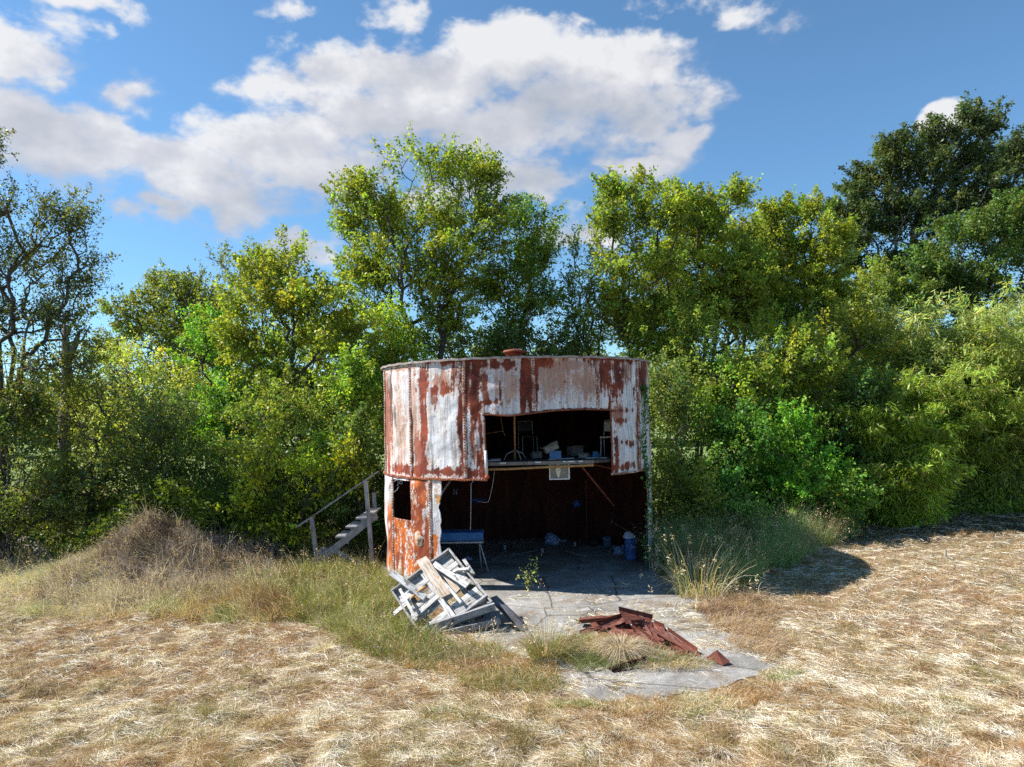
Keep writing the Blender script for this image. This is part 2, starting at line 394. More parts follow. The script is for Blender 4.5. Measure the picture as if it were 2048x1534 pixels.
# close round the back of the tank
a0 = math.atan2(pts[-1].y - TC.y, pts[-1].x - TC.x); a1 = math.atan2(pts[0].y - TC.y, pts[0].x - TC.x) + 2 * math.pi
for k in range(60):
    a = a0 + (a1 - a0) * k / 59; poly.append((TC.x + 3.42 * math.cos(a), TC.y + 3.42 * math.sin(a)))
n = len(poly); vs = [(x, y, .055) for x, y in poly] + [(x, y, -.1) for x, y in poly]
me = bpy.data.meshes.new('concrete_slab'); me.from_pydata(vs, [], [tuple(range(n))] + [(i, (i + 1) % n, n + (i + 1) % n, n + i)[::-1] for i in range(n)])
me.materials.append(M_conc); slab = bpy.data.objects.new('concrete_slab', me); COL.objects.link(slab)
tagd(slab, kind='structure')
SLABPOLY = np.array(poly)
def in_slab(x, y):
    x = np.asarray(x); y = np.asarray(y); c = np.zeros(x.shape, bool); P0 = SLABPOLY; j = len(P0) - 1
    for i in range(len(P0)):
        xi, yi = P0[i]; xj, yj = P0[j]
        if yi != yj:
            c ^= ((yi > y) != (yj > y)) & (x < (xj - xi) * (y - yi) / (yj - yi) + xi)
        j = i
    return c

# ------------------------------------------------------------------ the tank
tank = empty('storage_tank', TC, 'round riveted steel tank of peeling white paint and rust with its front cut open', 'tank')
SU = [6.1 + 25.714 * k for k in range(-7, 7)]         # seams of the upper ring, degrees from the camera side
SL = [-35.3 + 25.714 * k for k in range(-5, 9)]
def tpix(px, py):
    """photo pixel on the front of the shell -> (angle, height)"""
    d = ray(px, py).normalized(); o = Vector((0, 0, EYE)) - TC
    a = d.x ** 2 + d.y ** 2; b = 2 * (o.x * d.x + o.y * d.y); c = o.x ** 2 + o.y ** 2 - TR ** 2
    D = b * b - 4 * a * c
    t = (-b - math.sqrt(D)) / (2 * a) if D > 0 else -b / (2 * a)
    q = o + d * t; return math.degrees(math.atan2(q.x, -q.y)), q.z
PATCH = [ # px, py, rx, ry, strength   (rust seen on the upper ring and the lower left panel)
 (845,770,9,45,1),(848,850,8,60,.95),(838,900,12,40,.55),(850,930,8,22,.9),(828,850,8,90,.35),(775,840,9,90,.55),(800,850,10,90,.35),
 (868,783,7,11,1),(890,778,14,11,.9),(880,765,22,14,.45),(868,800,6,14,.5),(912,745,9,40,.6),(932,760,14,50,1),(950,755,14,42,1),(925,850,7,100,.95),
 (945,790,14,34,.9),(955,815,12,22,.8),(975,804,26,4.5,1),(1002,790,3,30,.8),(968,770,8,30,.6),(943,880,5,42,.6),(948,905,4,20,.5),
 (1000,728,50,9,.7),(1020,770,26,28,.35),(1053,770,14,60,1.1),(1048,800,9,36,.9),(1085,724,20,8,.8),(1075,775,5,6,1),(1072,735,5,5,1),
 (1110,760,34,30,.38),(1165,765,24,30,.40),(1090,750,28,24,.38),(1130,730,50,12,.4),(1205,745,12,34,.85),(1232,745,12,34,1.05),(1228,778,5,24,1),
 (1218,730,26,12,.9),(1250,740,10,22,.5),(1283,755,8,34,1.1),(1285,740,7,20,1),(1236,828,9,20,.5),(1240,842,10,4,.8),(1232,905,4,26,1.1),
 (1231,935,6,9,1),(1263,888,4,6,1.1),(1252,885,3,4,.8),(1243,884,2.5,3,.8),(1275,860,3,30,.6),(1276,910,3,30,.7),(1255,932,6,6,1),(1266,930,4,5,1),
 (1245,935,4,5,.9),(880,944,110,7,1.2),(820,940,60,9,1),(945,948,30,7,1.1),(962,870,3,60,.9),(960,920,6,26,.9),(1220,870,3,60,.9),(1130,826,100,3.5,1),
 (985,829,30,3.5,1),(935,720,60,6,.9),(800,738,40,5,.4),(1240,720,60,6,.8)]
SHADE_AND_SOOT = [(783,790,4,38,.8),(790,830,7,20,.8),(778,765,4,22,.7),(793,848,3,12,.7),(864,932,5,17,.9)]  # twig and leaf shadows painted as dark streaks; the last is a soot mark
PL = [(800,1090,30,60,1.2),(830,1120,26,50,1.2),(832,975,20,30,.75),(825,1030,12,40,1),(845,1045,10,16,.5),(815,1050,30,20,1.1),(800,1050,24,18,1),
      (846,980,6,40,.8),(848,1100,8,60,.8),(868,1075,8,5,.8),(872,1090,4,10,.9),(772,1100,3,40,.3)]
def bl(TH, ZZ, lst, wob):
    out = np.zeros(TH.shape)
    for (px, py, rx, ry, s) in lst:
        a, z = tpix(px, py); a2, _ = tpix(px + rx, py) if px < 1200 else tpix(px - rx, py)
        _, z2 = tpix(px, py + ry); ra = max(abs(a2 - a), .8); rz = max(abs(z - z2), .02)
        d = np.sqrt(((TH - a) / ra) ** 2 + ((ZZ - z) / rz) ** 2) + wob
        out = np.maximum(out, s * sst(1.45 - d, 0, .75))
    return out
def paint(TH, ZZ, lower):
    s = np.radians(TH) * TR
    st = fbm(s * 7, ZZ * .9, seed=5, o=5); bt = fbm(s * 3.2, ZZ * 2.6, seed=15, o=6, g=.62); sp = fbm(s * 22, ZZ * 14, seed=25, o=4, g=.7)
    s2 = fbm(s * 14, ZZ * .8, seed=57, o=4, g=.6); wob = (bt - .5) * 1.2 + (sp - .5) * 1.6 + (st - .5) * 1.6 + (s2 - .5) * 2.4
    r = bl(TH, ZZ, PL if lower else PATCH, wob)
    seams = SL if lower else SU
    ds = np.min([np.abs(TH - q) for q in seams], 0) * math.pi / 180 * TR
    r = np.maximum(r, .75 * sst(.11 - ds, 0, .09) * sst(st + bt * .5, .62, .85))
    r = np.maximum(r, sst(bt * .5 + st * .45 + sp * .35, .76, .88) * .7)
    hid = (np.abs(TH) > 72); r = np.where(hid, np.maximum(r, sst(st, .45, .62) * .8), r)
    if lower: r = np.where((np.abs(TH + 48) < 13) & (sp + st * .6 > .98), r * .15, r)
    pink = bl(TH, ZZ, [(1020,765,45,50,.8),(1110,755,60,50,.8),(1165,760,30,45,.8),(1070,790,16,40,.7),(960,850,20,20,.4),(985,745,30,30,.7)], wob * .6) * sst(st + sp * .4, .5, .85) if not lower else r * 0
    tan = bl(TH, ZZ, [(775,850,16,110,.9),(805,880,14,90,.6),(830,860,12,110,.9),(900,760,24,30,.5),(955,880,12,60,.55),(840,745,40,14,.4),(1232,840,20,40,.3)], wob * .7) * sst(st, .3, .6) if not lower else r * .5
    white = np.array([.74, .76, .81]); cream = np.array([.76, .73, .67])
    c = white + (cream - white) * sst(bt, .35, .65)[..., None] * .5
    c = c * (.86 + .28 * (st[..., None]))
    mixc = lambda c, col, f: c + (np.array(col) - c) * np.clip(f, 0, 1)[..., None]
    drip = fbm(s * 26, ZZ * .7, seed=33, o=3, g=.6); c = c * (1 - .42 * sst(drip, .50, .72))[..., None]; c = mixc(c, (.46, .34, .28), sst(s2 + .35 * bt, .76, .94) * .6); c = mixc(c, (.36, .34, .34), sst(sp * .6 + s2 * .5, .60, .75) * .45)
    c = mixc(c, (.50, .30, .19), tan * .8); c = mixc(c, (.42, .27, .28), pink * (.45 + .5 * sst(sp, .35, .6)))
    c = mixc(c, (.78, .78, .82), sst(fbm(s * 3 + 5 * np.sin(ZZ * 6), ZZ * 9 + 3 * np.sin(s * 5), seed=37, o=4, g=.7), .60, .66) * .5)
    fk = fbm(s * 38, ZZ * 30, seed=39, o=2, g=.8); c = mixc(c, (.13, .05, .035), sst(fk, .76, .83) * (.25 + .75 * sst(bt, .45, .65)))
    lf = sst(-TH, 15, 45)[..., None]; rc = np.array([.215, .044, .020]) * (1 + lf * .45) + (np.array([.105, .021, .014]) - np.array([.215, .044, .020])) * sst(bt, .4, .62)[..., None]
    if lower:
        rc = np.array([.50, .125, .022]) + (np.array([.24, .050, .018]) - np.array([.50, .125, .022])) * sst(bt, .36, .6)[..., None]
        rc = mixc(rc, (.70, .38, .10), sst(st * .6 + sp * .5, .62, .74) * .8)
    c = mixc(c, (.46, .25, .15), sst(r, .04, .42) * .75)
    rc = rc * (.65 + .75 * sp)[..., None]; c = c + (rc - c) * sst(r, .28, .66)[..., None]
    if not lower: c = mixc(c, (.045, .04, .04), bl(TH, ZZ, SHADE_AND_SOOT, wob) * sst(sp, .2, .5))
    return np.clip(c, .01, .9)
def panel(th0, th1, z0, z1, lower, cuts=(), thc=(), zc=(), dense=True, rip=None):
    """one curved sheet of the shell; cuts = list of (a0,a1,z0,z1) openings, thc/zc = grid lines at their edges"""
    da = .28 if dense else 2.2; dz = .017 if dense else .12
    A = np.unique(np.round(np.concatenate([np.linspace(th0, th1, max(3, int((th1 - th0) / da))), [a for a in thc if th0 < a < th1]]), 5))
    Zs = np.unique(np.round(np.concatenate([np.linspace(z0, z1, max(3, int((z1 - z0) / dz))), [z for z in zc if z0 < z < z1]]), 5))
    AA, ZZ = np.meshgrid(A, Zs); s = np.radians(AA) * TR
    r = TR + (fbm(s * 1.6, ZZ * 1.4, seed=41, o=3) - .5) * .10 + (fbm(s * 5, ZZ * 4, seed=43, o=2) - .5) * .018
    edge = np.minimum(sst(np.minimum(AA - th0, th1 - AA), 0, 3), sst(np.minimum(ZZ - z0, z1 - ZZ), 0, .25)); r = TR + (r - TR) * (.2 + .8 * edge)
    zz = ZZ.copy()
    if cuts and not lower:   # the sagging, wavy top edge of the big opening
        w = np.interp(AA, [-12, -3, 6, 15, 25, 38], [-.01, -.05, .0, .045, .055, .03]); zz = zz + w * np.exp(-((ZZ - 3.745) / .12) ** 2)
    aa = AA.copy()
    if rip is not None: aa = aa + np.exp(-((AA - rip) / .9) ** 2) * (fbm(ZZ * 5, ZZ * 0, seed=51) - .5) * 3.2
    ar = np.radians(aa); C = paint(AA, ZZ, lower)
    na, nz = len(A), len(Zs)
    Vo = np.stack([r * np.sin(ar), -r * np.cos(ar), zz], -1).reshape(-1, 3)
    ri = r - .012; Vi = np.stack([ri * np.sin(ar), -ri * np.cos(ar), zz], -1).reshape(-1, 3)
    am = (A[:-1] + A[1:]) / 2; zm = (Zs[:-1] + Zs[1:]) / 2; AM, ZM = np.meshgrid(am, zm); keep = np.ones(AM.shape, bool)
    for (a, b, c, d) in cuts: keep &= ~((AM > a) & (AM < b) & (ZM > c) & (ZM < d))
    I = (np.arange(nz - 1)[:, None] * na + np.arange(na - 1)[None]); K = keep
    Fo = np.stack([I, I + 1, I + 1 + na, I + na], -1)[K]; n = len(Vo); Fi = Fo[:, ::-1] + n
    # side walls wherever a kept cell meets nothing
    Kp = np.pad(K, 1); side = []
    for (dy, dx, e) in ((0, -1, (3, 0)), (0, 1, (1, 2)), (-1, 0, (0, 1)), (1, 0, (2, 3))):
        nb = Kp[1 + dy:1 + dy + K.shape[0], 1 + dx:1 + dx + K.shape[1]]
        q = np.stack([I, I + 1, I + 1 + na, I + na], -1)[K & ~nb]
        if len(q): side.append(np.stack([q[:, e[0]], q[:, e[0]] + n, q[:, e[1]] + n, q[:, e[1]]], 1))
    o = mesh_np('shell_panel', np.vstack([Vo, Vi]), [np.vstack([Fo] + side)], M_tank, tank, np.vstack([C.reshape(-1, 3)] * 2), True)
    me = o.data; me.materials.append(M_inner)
    o2 = None
    # inner skin as extra faces with the dark inner rust
    import itertools
    bmv = len(me.vertices)
    allF = np.vstack([Fo] + side); me.clear_geometry()
    V2 = np.vstack([Vo, Vi, Vi]).astype(np.float32)
    Fall = np.vstack([allF, Fi + n]).astype(np.int32)
    me.vertices.add(len(V2)); me.vertices.foreach_set('co', V2.ravel()); me.loops.add(Fall.size); me.polygons.add(len(Fall))
    me.loops.foreach_set('vertex_index', Fall.ravel()); me.polygons.foreach_set('loop_start', np.arange(len(Fall), dtype=np.int32) * 4)
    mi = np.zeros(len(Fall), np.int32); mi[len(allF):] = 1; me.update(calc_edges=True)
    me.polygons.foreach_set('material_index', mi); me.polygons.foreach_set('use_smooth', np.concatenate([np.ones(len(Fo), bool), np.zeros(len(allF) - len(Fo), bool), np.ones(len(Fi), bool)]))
    a = me.attributes.get('Col') or me.attributes.new('Col', 'FLOAT_COLOR', 'POINT')
    cc = np.ones((len(V2), 4), np.float32); cc[:, :3] = np.vstack([C.reshape(-1, 3)] * 3); a.data.foreach_set('color', cc.ravel()); me.update()
    return o
OP0, OP1, OPZ = -11.9, 38.0, 3.745
for i, a in enumerate(SU):
    b = a + 25.714; dense = -80 < (a + b) / 2 < 80
    if b > 352: pass
    cuts = [(OP0, OP1, -1, OPZ)] if (b > OP0 and a < OP1) else []
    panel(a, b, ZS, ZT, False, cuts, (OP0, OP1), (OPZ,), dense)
for a in SL:
    b = a + 25.714
    if b <= -30 or a >= 66 or True:
        mid = (a + b) / 2
        dense = -70 < mid < -20
        if -35.4 < a < -35.2:   # only a torn strip is left of this panel
            panel(a, -30.6, .04, ZS - .01, True, (), (), (), True, rip=-30.6)
        elif abs(a + 61.014) < .1:
            panel(a, b, .04, ZS - .01, True, [(-60.4, -46.2, 1.44, 2.30)], (-60.4, -46.2), (1.44, 2.30), True)
        elif a > -35 and b < 66: continue
        elif a < 66 < b and a > 0:
            panel(66, b, .04, ZS - .01, True, (), (), (), True)
        elif a > 0 or b < -60 or a > 66:
            panel(a, b, .04, ZS - .01, True, (), (), (), dense)
# seams: a raised lap strip with a row of bolt heads
M_seam, N = mat('seam_strip'); t = N.n('ShaderNodeTexCoord'); v = t.outputs['Object']; n1 = N.noise(v, 5, 5, .7)
finish(N, N.ramp(n1, [(.40, (.60, .58, .58)), (.50, (.40, .22, .15)), (.62, (.16, .045, .025))]), .7, 0, n1, .2, .01)
M_bolt, N = mat('bolt_head'); t = N.n('ShaderNodeTexCoord'); v = t.outputs['Object']; n1 = N.noise(v, 7, 5, .7)
finish(N, N.ramp(n1, [(.42, (.50, .47, .45)), (.52, (.22, .10, .06)), (.62, (.06, .025, .018))]), .7, 0)
def cyl(a, r, z): q = R_(a); return Vector((r * math.sin(q), -r * math.cos(q), z))
def bolt(mb, a, r, z, s=.014, h=.016):
    n = cyl(a, 1, 0); u = Vector((0, 0, 1)).cross(n); c = cyl(a, r, z); w = Vector((0, 0, 1)); vs = []
    for (q, k) in ((1.0, 0), (.9, .6), (.45, 1.0)):
        for j in range(6): t = j * math.pi / 3; vs.append(c + n * h * k + (u * math.cos(t) + w * math.sin(t)) * s * q)
    fs = [tuple(range(12, 18))] + [(i * 6 + j, i * 6 + (j + 1) % 6, i * 6 + 6 + (j + 1) % 6, i * 6 + 6 + j) for i in range(2) for j in range(6)]
    mb.add(vs, fs)
def vseam(a, z0, z1, w=.042):
    mb = MB(); k = 12; da = math.degrees(w / TR)
    vs = []
    for i in range(k + 1):
        z = z0 + (z1 - z0) * i / k
        for (q, r) in ((-1, TR - .004), (-.8, TR + .020), (.8, TR + .020), (1, TR - .004)): vs.append(cyl(a + da * q, r, z))
    fs = [(i * 4 + j, i * 4 + j + 1, i * 4 + 5 + j, i * 4 + 4 + j) for i in range(k) for j in range(3)]
    mb.add(vs, fs); o = mb.build('lap_seam', M_seam, tank)
    mb = MB(); z = z0 + .04; 
    while z < z1 - .02: bolt(mb, a, TR + .020, z, .016, .020); z += .058
    mb.build('bolt_row', M_bolt, o)['kind'] = 'stuff'
for a in SU:
    if -80 < a < 80: vseam(a, OPZ + .03 if OP0 < a < OP1 else ZS + .04, ZT - .03)
for a in (-61.0, -35.3, ): vseam(a, .08, ZS - .04)
# horizontal ring flange between the two rings, open at the cut
def hband(a0, a1, z, w=.035, r1=TR + .028):
    mb = MB(); k = max(4, int((a1 - a0) / 1.5)); vs = []
    for i in range(k + 1):
        a = a0 + (a1 - a0) * i / k
        for (r, dz) in ((TR - .02, -w), (r1, -w), (r1, w), (TR - .02, w)): vs.append(cyl(a, r, z + dz + .006 * math.sin(a * .7)))
    fs = [(i * 4 + j, i * 4 + (j + 1) % 4, i * 4 + 4 + (j + 1) % 4, i * 4 + 4 + j)[::-1] for i in range(k) for j in range(4)]
    fs += [(0, 1, 2, 3), (k * 4 + 3, k * 4 + 2, k * 4 + 1, k * 4)]
    mb.add(vs, fs); return mb
M_orust = simple('orange_red_rust', (.20, .045, .018), (.42, .12, .045), 16, .75)
M_greyrust = simple('grey_weathered_flange', (.16, .13, .12), (.42, .38, .36), 12, .7)
for (a0, a1, mt) in ((-100, OP0 + .6, M_orust), (OP1 - .3, 100, M_seam)):
    o = hband(a0, a1, ZS, .022).build('ring_flange', mt, tank)
    mb = MB(); a = a0 + .6
    while a < a1 - .4: bolt(mb, a, TR + .028, ZS, .011, .012); a += 1.05
    mb.build('bolt_row', M_bolt, o)['kind'] = 'stuff'
# rim and shallow cone roof with its vent
mb = hband(-180, 180, ZT + .005, .022, TR + .06); mb.build('rim', M_greyrust, tank)
mb = MB(); mb.lathe([(TR + .05, ZT + .03), (TR - .3, ZT + .05), (2.0, ZT + .13), (.9, ZT + .19), (.3, ZT + .21), (.001, ZT + .21)], 64)
mb.lathe([(TR - .02, ZT - .01), (1.5, ZT + .1), (.001, ZT + .16)], 48); mb.build('roof', M_rust, tank, True)
mb = MB(); c = (-.02, -1.15, ZT + .12)
mb.lathe([(.20, 0), (.20, .16), (.205, .16)], 20, c); vt = mb.build('roof_vent', M_rust, tank, True)
mb = MB(); mb.lathe([(.001, .15), (.25, .15), (.27, .18), (.25, .21), (.08, .24), (.001, .245)], 20, c); mb.build('vent_cap', M_rust, vt, True)
mb = MB(); mb.lathe([(.30, -.01), (.33, .02), (.24, .035), (.2, .03)], 18, c, .1); mb.build('vent_collar', M_greyrust, vt)
# bent rusty lip round the opening
mb = MB()
lip = [cyl(OP0, TR + .006, ZS + .03), cyl(OP0 + .1, TR + .006, 3.0), cyl(OP0, TR + .006, 3.66)]
mb.tube(lip, .017, 6)
tp = [cyl(a, TR + .004, OPZ + w) for a, w in ((OP0, -.01), (-3, -.05), (6, 0), (15, .045), (25, .055), (OP1, .03))]
fine = []
for i in range(len(tp) - 1):
    for j in range(8): fine.append(tp[i].lerp(tp[i + 1], j / 8))
fine = [cyl(math.degrees(math.atan2(p.x, -p.y)), TR + .004, p.z - .012) for p in fine] + [cyl(OP1, TR + .004, tp[-1].z - .012)]
mb.tube(fine, .020, 6)
mb.tube([cyl(OP1, TR + .006, 3.76), cyl(OP1 + .15, TR + .01, 3.1), cyl(OP1, TR + .006, ZS + .02)], .017, 6)
mb.build('opening_lip', M_rust, tank)
# white pipe clamped to the left edge of the opening
M_wpipe = simple('scuffed_white_pipe', (.5, .5, .5), (.72, .72, .74), 12, .5)
mb = MB(); a = OP0 + .6; mb.tube([cyl(a, TR + .05, 2.47), cyl(a - .3, TR + .05, 2.98)], .030, 12); mb.build('edge_pipe', M_wpipe, tank, True)
mb = MB(); mb.tube([cyl(a + .2, TR + .04, 2.44), cyl(a + .2, TR + .12, 2.44)], [.05, .045], 12); mb.build('pipe_elbow', M_orust, tank, True)
# blind flange on the lower left panel
a, z = tpix(838, 1075); nn = cyl(a, 1, 0); u = Vector((0, 0, 1)).cross(nn); cc = cyl(a, TR, z)
mb = MB(); vs = []; k = 20
for (q, h) in ((1.0, .004), (.97, .009), (.60, .010), (.55, .018), (.001, .019)):
    for j in range(k):
        t = 2 * math.pi * j / k; w = q * (1.0 + (.35 if math.sin(t) < -.75 and q > .7 else 0)); vs.append(cc + nn * h + (u * math.cos(t) * .145 + Vector((0, 0, 1)) * math.sin(t) * .15) * w)
mb.add(vs, [(i * k + j, i * k + (j + 1) % k, (i + 1) * k + (j + 1) % k, (i + 1) * k + j) for i in range(4) for j in range(k)])
m, N = mat('flaking_flange'); t = N.n('ShaderNodeTexCoord'); n1 = N.noise(t.outputs['Object'], 9, 5, .7)
finish(N, N.ramp(n1, [(.42, (.26, .10, .05)), (.52, (.52, .38, .28)), (.62, (.62, .56, .48))]), .8, 0, n1, .5, .01)
mb.build('blind_flange', m, tank, True)
# loft floor, its edge beam, and the angle-iron braces
M_loft = simple('dusty_loft_boards', (.03, .025, .025), (.09, .075, .07), 6, .85)
LZ = 2.70
mb = MB(); n = 48; ang = [(-172 + 344 * i / (n - 1)) for i in range(n)]
fr = -2.78
ring = [(3.22 * math.sin(R_(q)), 3.22 * math.cos(R_(q))) for q in ang]
ring = [(x, max(y, fr)) for x, y in ring]
vs = [(x, y, LZ) for x, y in ring] + [(x, y, LZ - .06) for x, y in ring]
mb.add(vs, [tuple(range(n))[::-1], tuple(range(n, 2 * n))] + [(i, (i + 1) % n, n + (i + 1) % n, n + i) for i in range(n)]); mb.build('loft_floor', M_loft, tank)
mb = MB(); mb.tube([(-1.55, fr - .03, LZ - .13), (-.2, fr - .04, LZ - .14), (.75, fr - .03, LZ - .115), (1.6, fr - .02, LZ - .10)], .026, 8); mb.build('edge_beam', M_rustpipe, tank, True)
mb = MB(); mb.board((-1.5, fr - .02, LZ - .03), (1.6, fr - .02, LZ - .03), .05, .07, rag=0, seg=10); mb.build('loft_edge_board', M_dead, tank)
for x, w in ((-1.22, .10), (-.32, .13), (.42, .13), (.98, .06), (1.12, .15), (1.32, .10)): MB().box((x, fr - .052, LZ - .012), (w, .012, .022)).build('edge_clip', M_wpipe, tank)
def strut(p, q, r=.02, mt=None, name='brace'):
    mb = MB(); mb.tube([p, q], r, 6); return mb.build(name, mt or M_rust, tank)
strut(Vector(P(876, 998, 16.6)) - TC, Vector(P(914, 940, 16.0)) - TC, .022, M_greyrust)
strut(Vector(P(1157, 925, 15.6)) - TC, Vector(P(1228, 1012, 17.5)) - TC, .02)
strut(Vector(P(1157, 922, 15.6)) - TC, Vector(P(1226, 938, 17.0)) - TC, .02)
strut(Vector(P(1172, 960, 20.6)) - TC, Vector(P(1174, 1090, 20.6)) - TC, .02)
# interior vertical lap seams on the back wall
for a in (140, 160, 180, 200, 222):
    mb = MB(); mb.board(cyl(a, TR - .04, .1), cyl(a, TR - .04, 4.7), .05, .02, up=cyl(a, 1, 0)); mb.build('inner_seam', M_inner, tank)
# post that carries the loft, with its splayed foot
mb = MB(); pb = P(1030, 916, 16.0) - TC; pt = P(1029, 826, 16.0) - TC
mb.tube([(pb.x, pb.y, LZ + .01), (pt.x, pt.y, 4.6)], .022, 8); post = mb.build('loft_post', M_rustpipe, tank, True)
mb = MB()
for q in (20, 100, 200, 300): mb.tube([(pb.x, pb.y, LZ + .22), (pb.x + .18 * math.cos(R_(q)), pb.y + .18 * math.sin(R_(q)), LZ + .15), (pb.x + .26 * math.cos(R_(q)), pb.y + .26 * math.sin(R_(q)), LZ + .015)], .012, 6)
mb.build('splayed_foot', M_greyrust, post, True)
# white marks sprayed on the inner wall, the letter among them
M_spray = simple('pale_lavender_spray', (.45, .45, .62), (.6, .6, .75), 20, .8)
M_bspray = simple('blue_spray_paint', (.03, .09, .42), (.07, .17, .62), 20, .8)
def wallpt(px, py, off=.03):
    d = ray(px, py).normalized(); o = Vector((0, 0, EYE)) - TC; rr = TR - off
    a = d.x ** 2 + d.y ** 2; b = 2 * (o.x * d.x + o.y * d.y); c = o.x ** 2 + o.y ** 2 - rr * rr
    t = (-b + math.sqrt(b * b - 4 * a * c)) / (2 * a); return o + d * t
mb = MB()
for (p, q) in (((907, 989), (908, 979)), ((908, 979), (913, 989)), ((913, 989), (914, 978))):
    mb.tube([wallpt(*p, .045), wallpt(*q, .045)], .011, 5)
mb.build('painted_letter', M_spray, tank)
for (cx, cy, rx, ry, sd_) in ((956, 1001, 16, 5, 1), (1154, 1008, 8, 8, 2)):
    mb = MB(); rr = random.Random(sd_)
    for k in range(240):
        t = rr.uniform(0, 6.28); q = abs(rr.gauss(0, .45)); p = wallpt(cx + rx * q * math.cos(t), cy + ry * q * math.sin(t), .045)
        s = .012 * rr.uniform(.5, 1.3); d = Vector((1, 0, 0)) * s; w = Vector((0, 0, 1)) * s; mb.add([p - d, p - w, p + d, p + w], [(0, 1, 2, 3)])
    mb.build('spray_mark', M_bspray, tank)['kind'] = 'stuff'
# ivy on the right edge of the shell and twisted wire inside the side window belong to things of their own further down

# ------------------------------------------------------------------ foliage builders
def unit(v): return v / np.maximum(np.linalg.norm(v, axis=-1, keepdims=True), 1e-9)
def leaves(C, size, asp, col, droop=0.0, upb=.5, dirs=None, szvar=.5, r=None):
    """leaf quads at the points C (n,3); returns V,F,cols"""
    r = r or rng; n = len(C)
    nrm = unit(r.normal(size=(n, 3)) + np.array([0, 0, upb]))
    t = r.normal(size=(n, 3)) if dirs is None else dirs + r.normal(size=(n, 3)) * .55
    t = t + np.array([0, 0, -droop]); t = unit(t - nrm * np.sum(t * nrm, 1, keepdims=True)); b = np.cross(nrm, t)
    L = size * (1 + r.uniform(-szvar, szvar, (n, 1))); Wd = L * asp
    v0 = C; v1 = C + t * L * .42 + b * Wd * .5 + nrm * Wd * .12; v2 = C + t * L - nrm * L * .10; v3 = C + t * L * .42 - b * Wd * .5 + nrm * Wd * .12
    V = np.stack([v0, v1, v2, v3], 1).reshape(-1, 3); F = np.arange(4 * n).reshape(-1, 4)
    return V, F, np.repeat(col, 4, 0)
LM = 1.62
def pal(n, base, r, cl=None, var=.22, yel=.0, ycol=(.42, .34, .04)):
    c = (np.array(base)[None] * LM * .93 + np.array([[.012, .012, .018]])) * (1 + r.normal(size=(n, 1)) * var)
    c = c * (1 + r.normal(size=(n, 3)) * .07)
    if cl is not None: c = c * cl
    k = r.uniform(size=n) < yel; c[k] = np.array(ycol) * (1 + r.normal(size=(k.sum(), 1)) * .15)
    return np.clip(c, .004, .8)
def tubes(P0, P1, R0, R1, n=5):
    D = unit(P1 - P0); ref = np.where(np.abs(D[:, 2:3]) > .9, np.array([[1, 0, 0.]]), np.array([[0, 0, 1.]]))
    U = unit(np.cross(D, ref)); W2 = np.cross(D, U); m = len(P0); V = np.empty((m, 2 * n, 3))
    for k in range(n):
        t = 2 * math.pi * k / n; o = U * math.cos(t) + W2 * math.sin(t)
        V[:, k] = P0 + o * R0[:, None]; V[:, n + k] = P1 + o * R1[:, None]
    b = (np.arange(m) * 2 * n)[:, None]
    F = np.concatenate([np.stack([b[:, 0] + k, b[:, 0] + (k + 1) % n, b[:, 0] + n + (k + 1) % n, b[:, 0] + n + k], 1) for k in range(n)])
    return V.reshape(-1, 3), F
def skeleton(att, bases, r, rtip=.008, rmax=.16, bias=.35, expo=2.3):
    """attractor points joined to the stems by nearest growth; returns edges and radii"""
    nodes = []; par = []; dist = []
    for st in bases:                        # a stem: list of points
        for i, p in enumerate(st):
            nodes.append(np.array(p, float)); par.append(len(nodes) - 2 if i else -1)
            dist.append(0 if not i else dist[-1] + np.linalg.norm(nodes[-1] - nodes[-2]))
    nb = len(nodes)
    root = nodes[0]; order = np.argsort(np.linalg.norm(att - np.array(nodes[nb - 1]), axis=1) + r.uniform(0, .4, len(att)))
    cap = nb + len(att) * 3 + 10; NN = np.empty((cap, 3)); DD = np.empty(cap); NN[:nb] = nodes; DD[:nb] = dist; n = nb
    for idx in order:
        p = att[idx]; v = p - NN[:n]; d = np.linalg.norm(v, axis=1)
        cost = d + bias * DD[:n] + np.where(NN[:n, 2] > p[2] + .15, .8, 0) + np.maximum(0, .6 - v[:, 2] / np.maximum(d, .01)) * .18 * d
        cost[0] += 1.5
        j = int(np.argmin(cost)); q = NN[j]; L = d[j]
        k = 3 if L > 1.0 else (2 if L > .45 else 1); prev = j
        for s in range(1, k + 1):
            f = s / k; w = q + (p - q) * f
            if s < k: w = w + r.normal(size=3) * .06 * L + np.array([0, 0, -.05 * L * math.sin(f * 3.14)])
            NN[n] = w; DD[n] = DD[prev] + L / k; par.append(prev); prev = n; n += 1
    par = np.array(par); rad = np.zeros(n); ch = np.zeros(n, int)
    acc = np.zeros(n)
    for i in range(n - 1, -1, -1):
        if acc[i] == 0: acc[i] = rtip ** expo
        if par[i] >= 0: acc[par[i]] += acc[i]; ch[par[i]] += 1
    rad = np.minimum(acc ** (1 / expo), rmax)
    return NN[:n], par, rad, ch
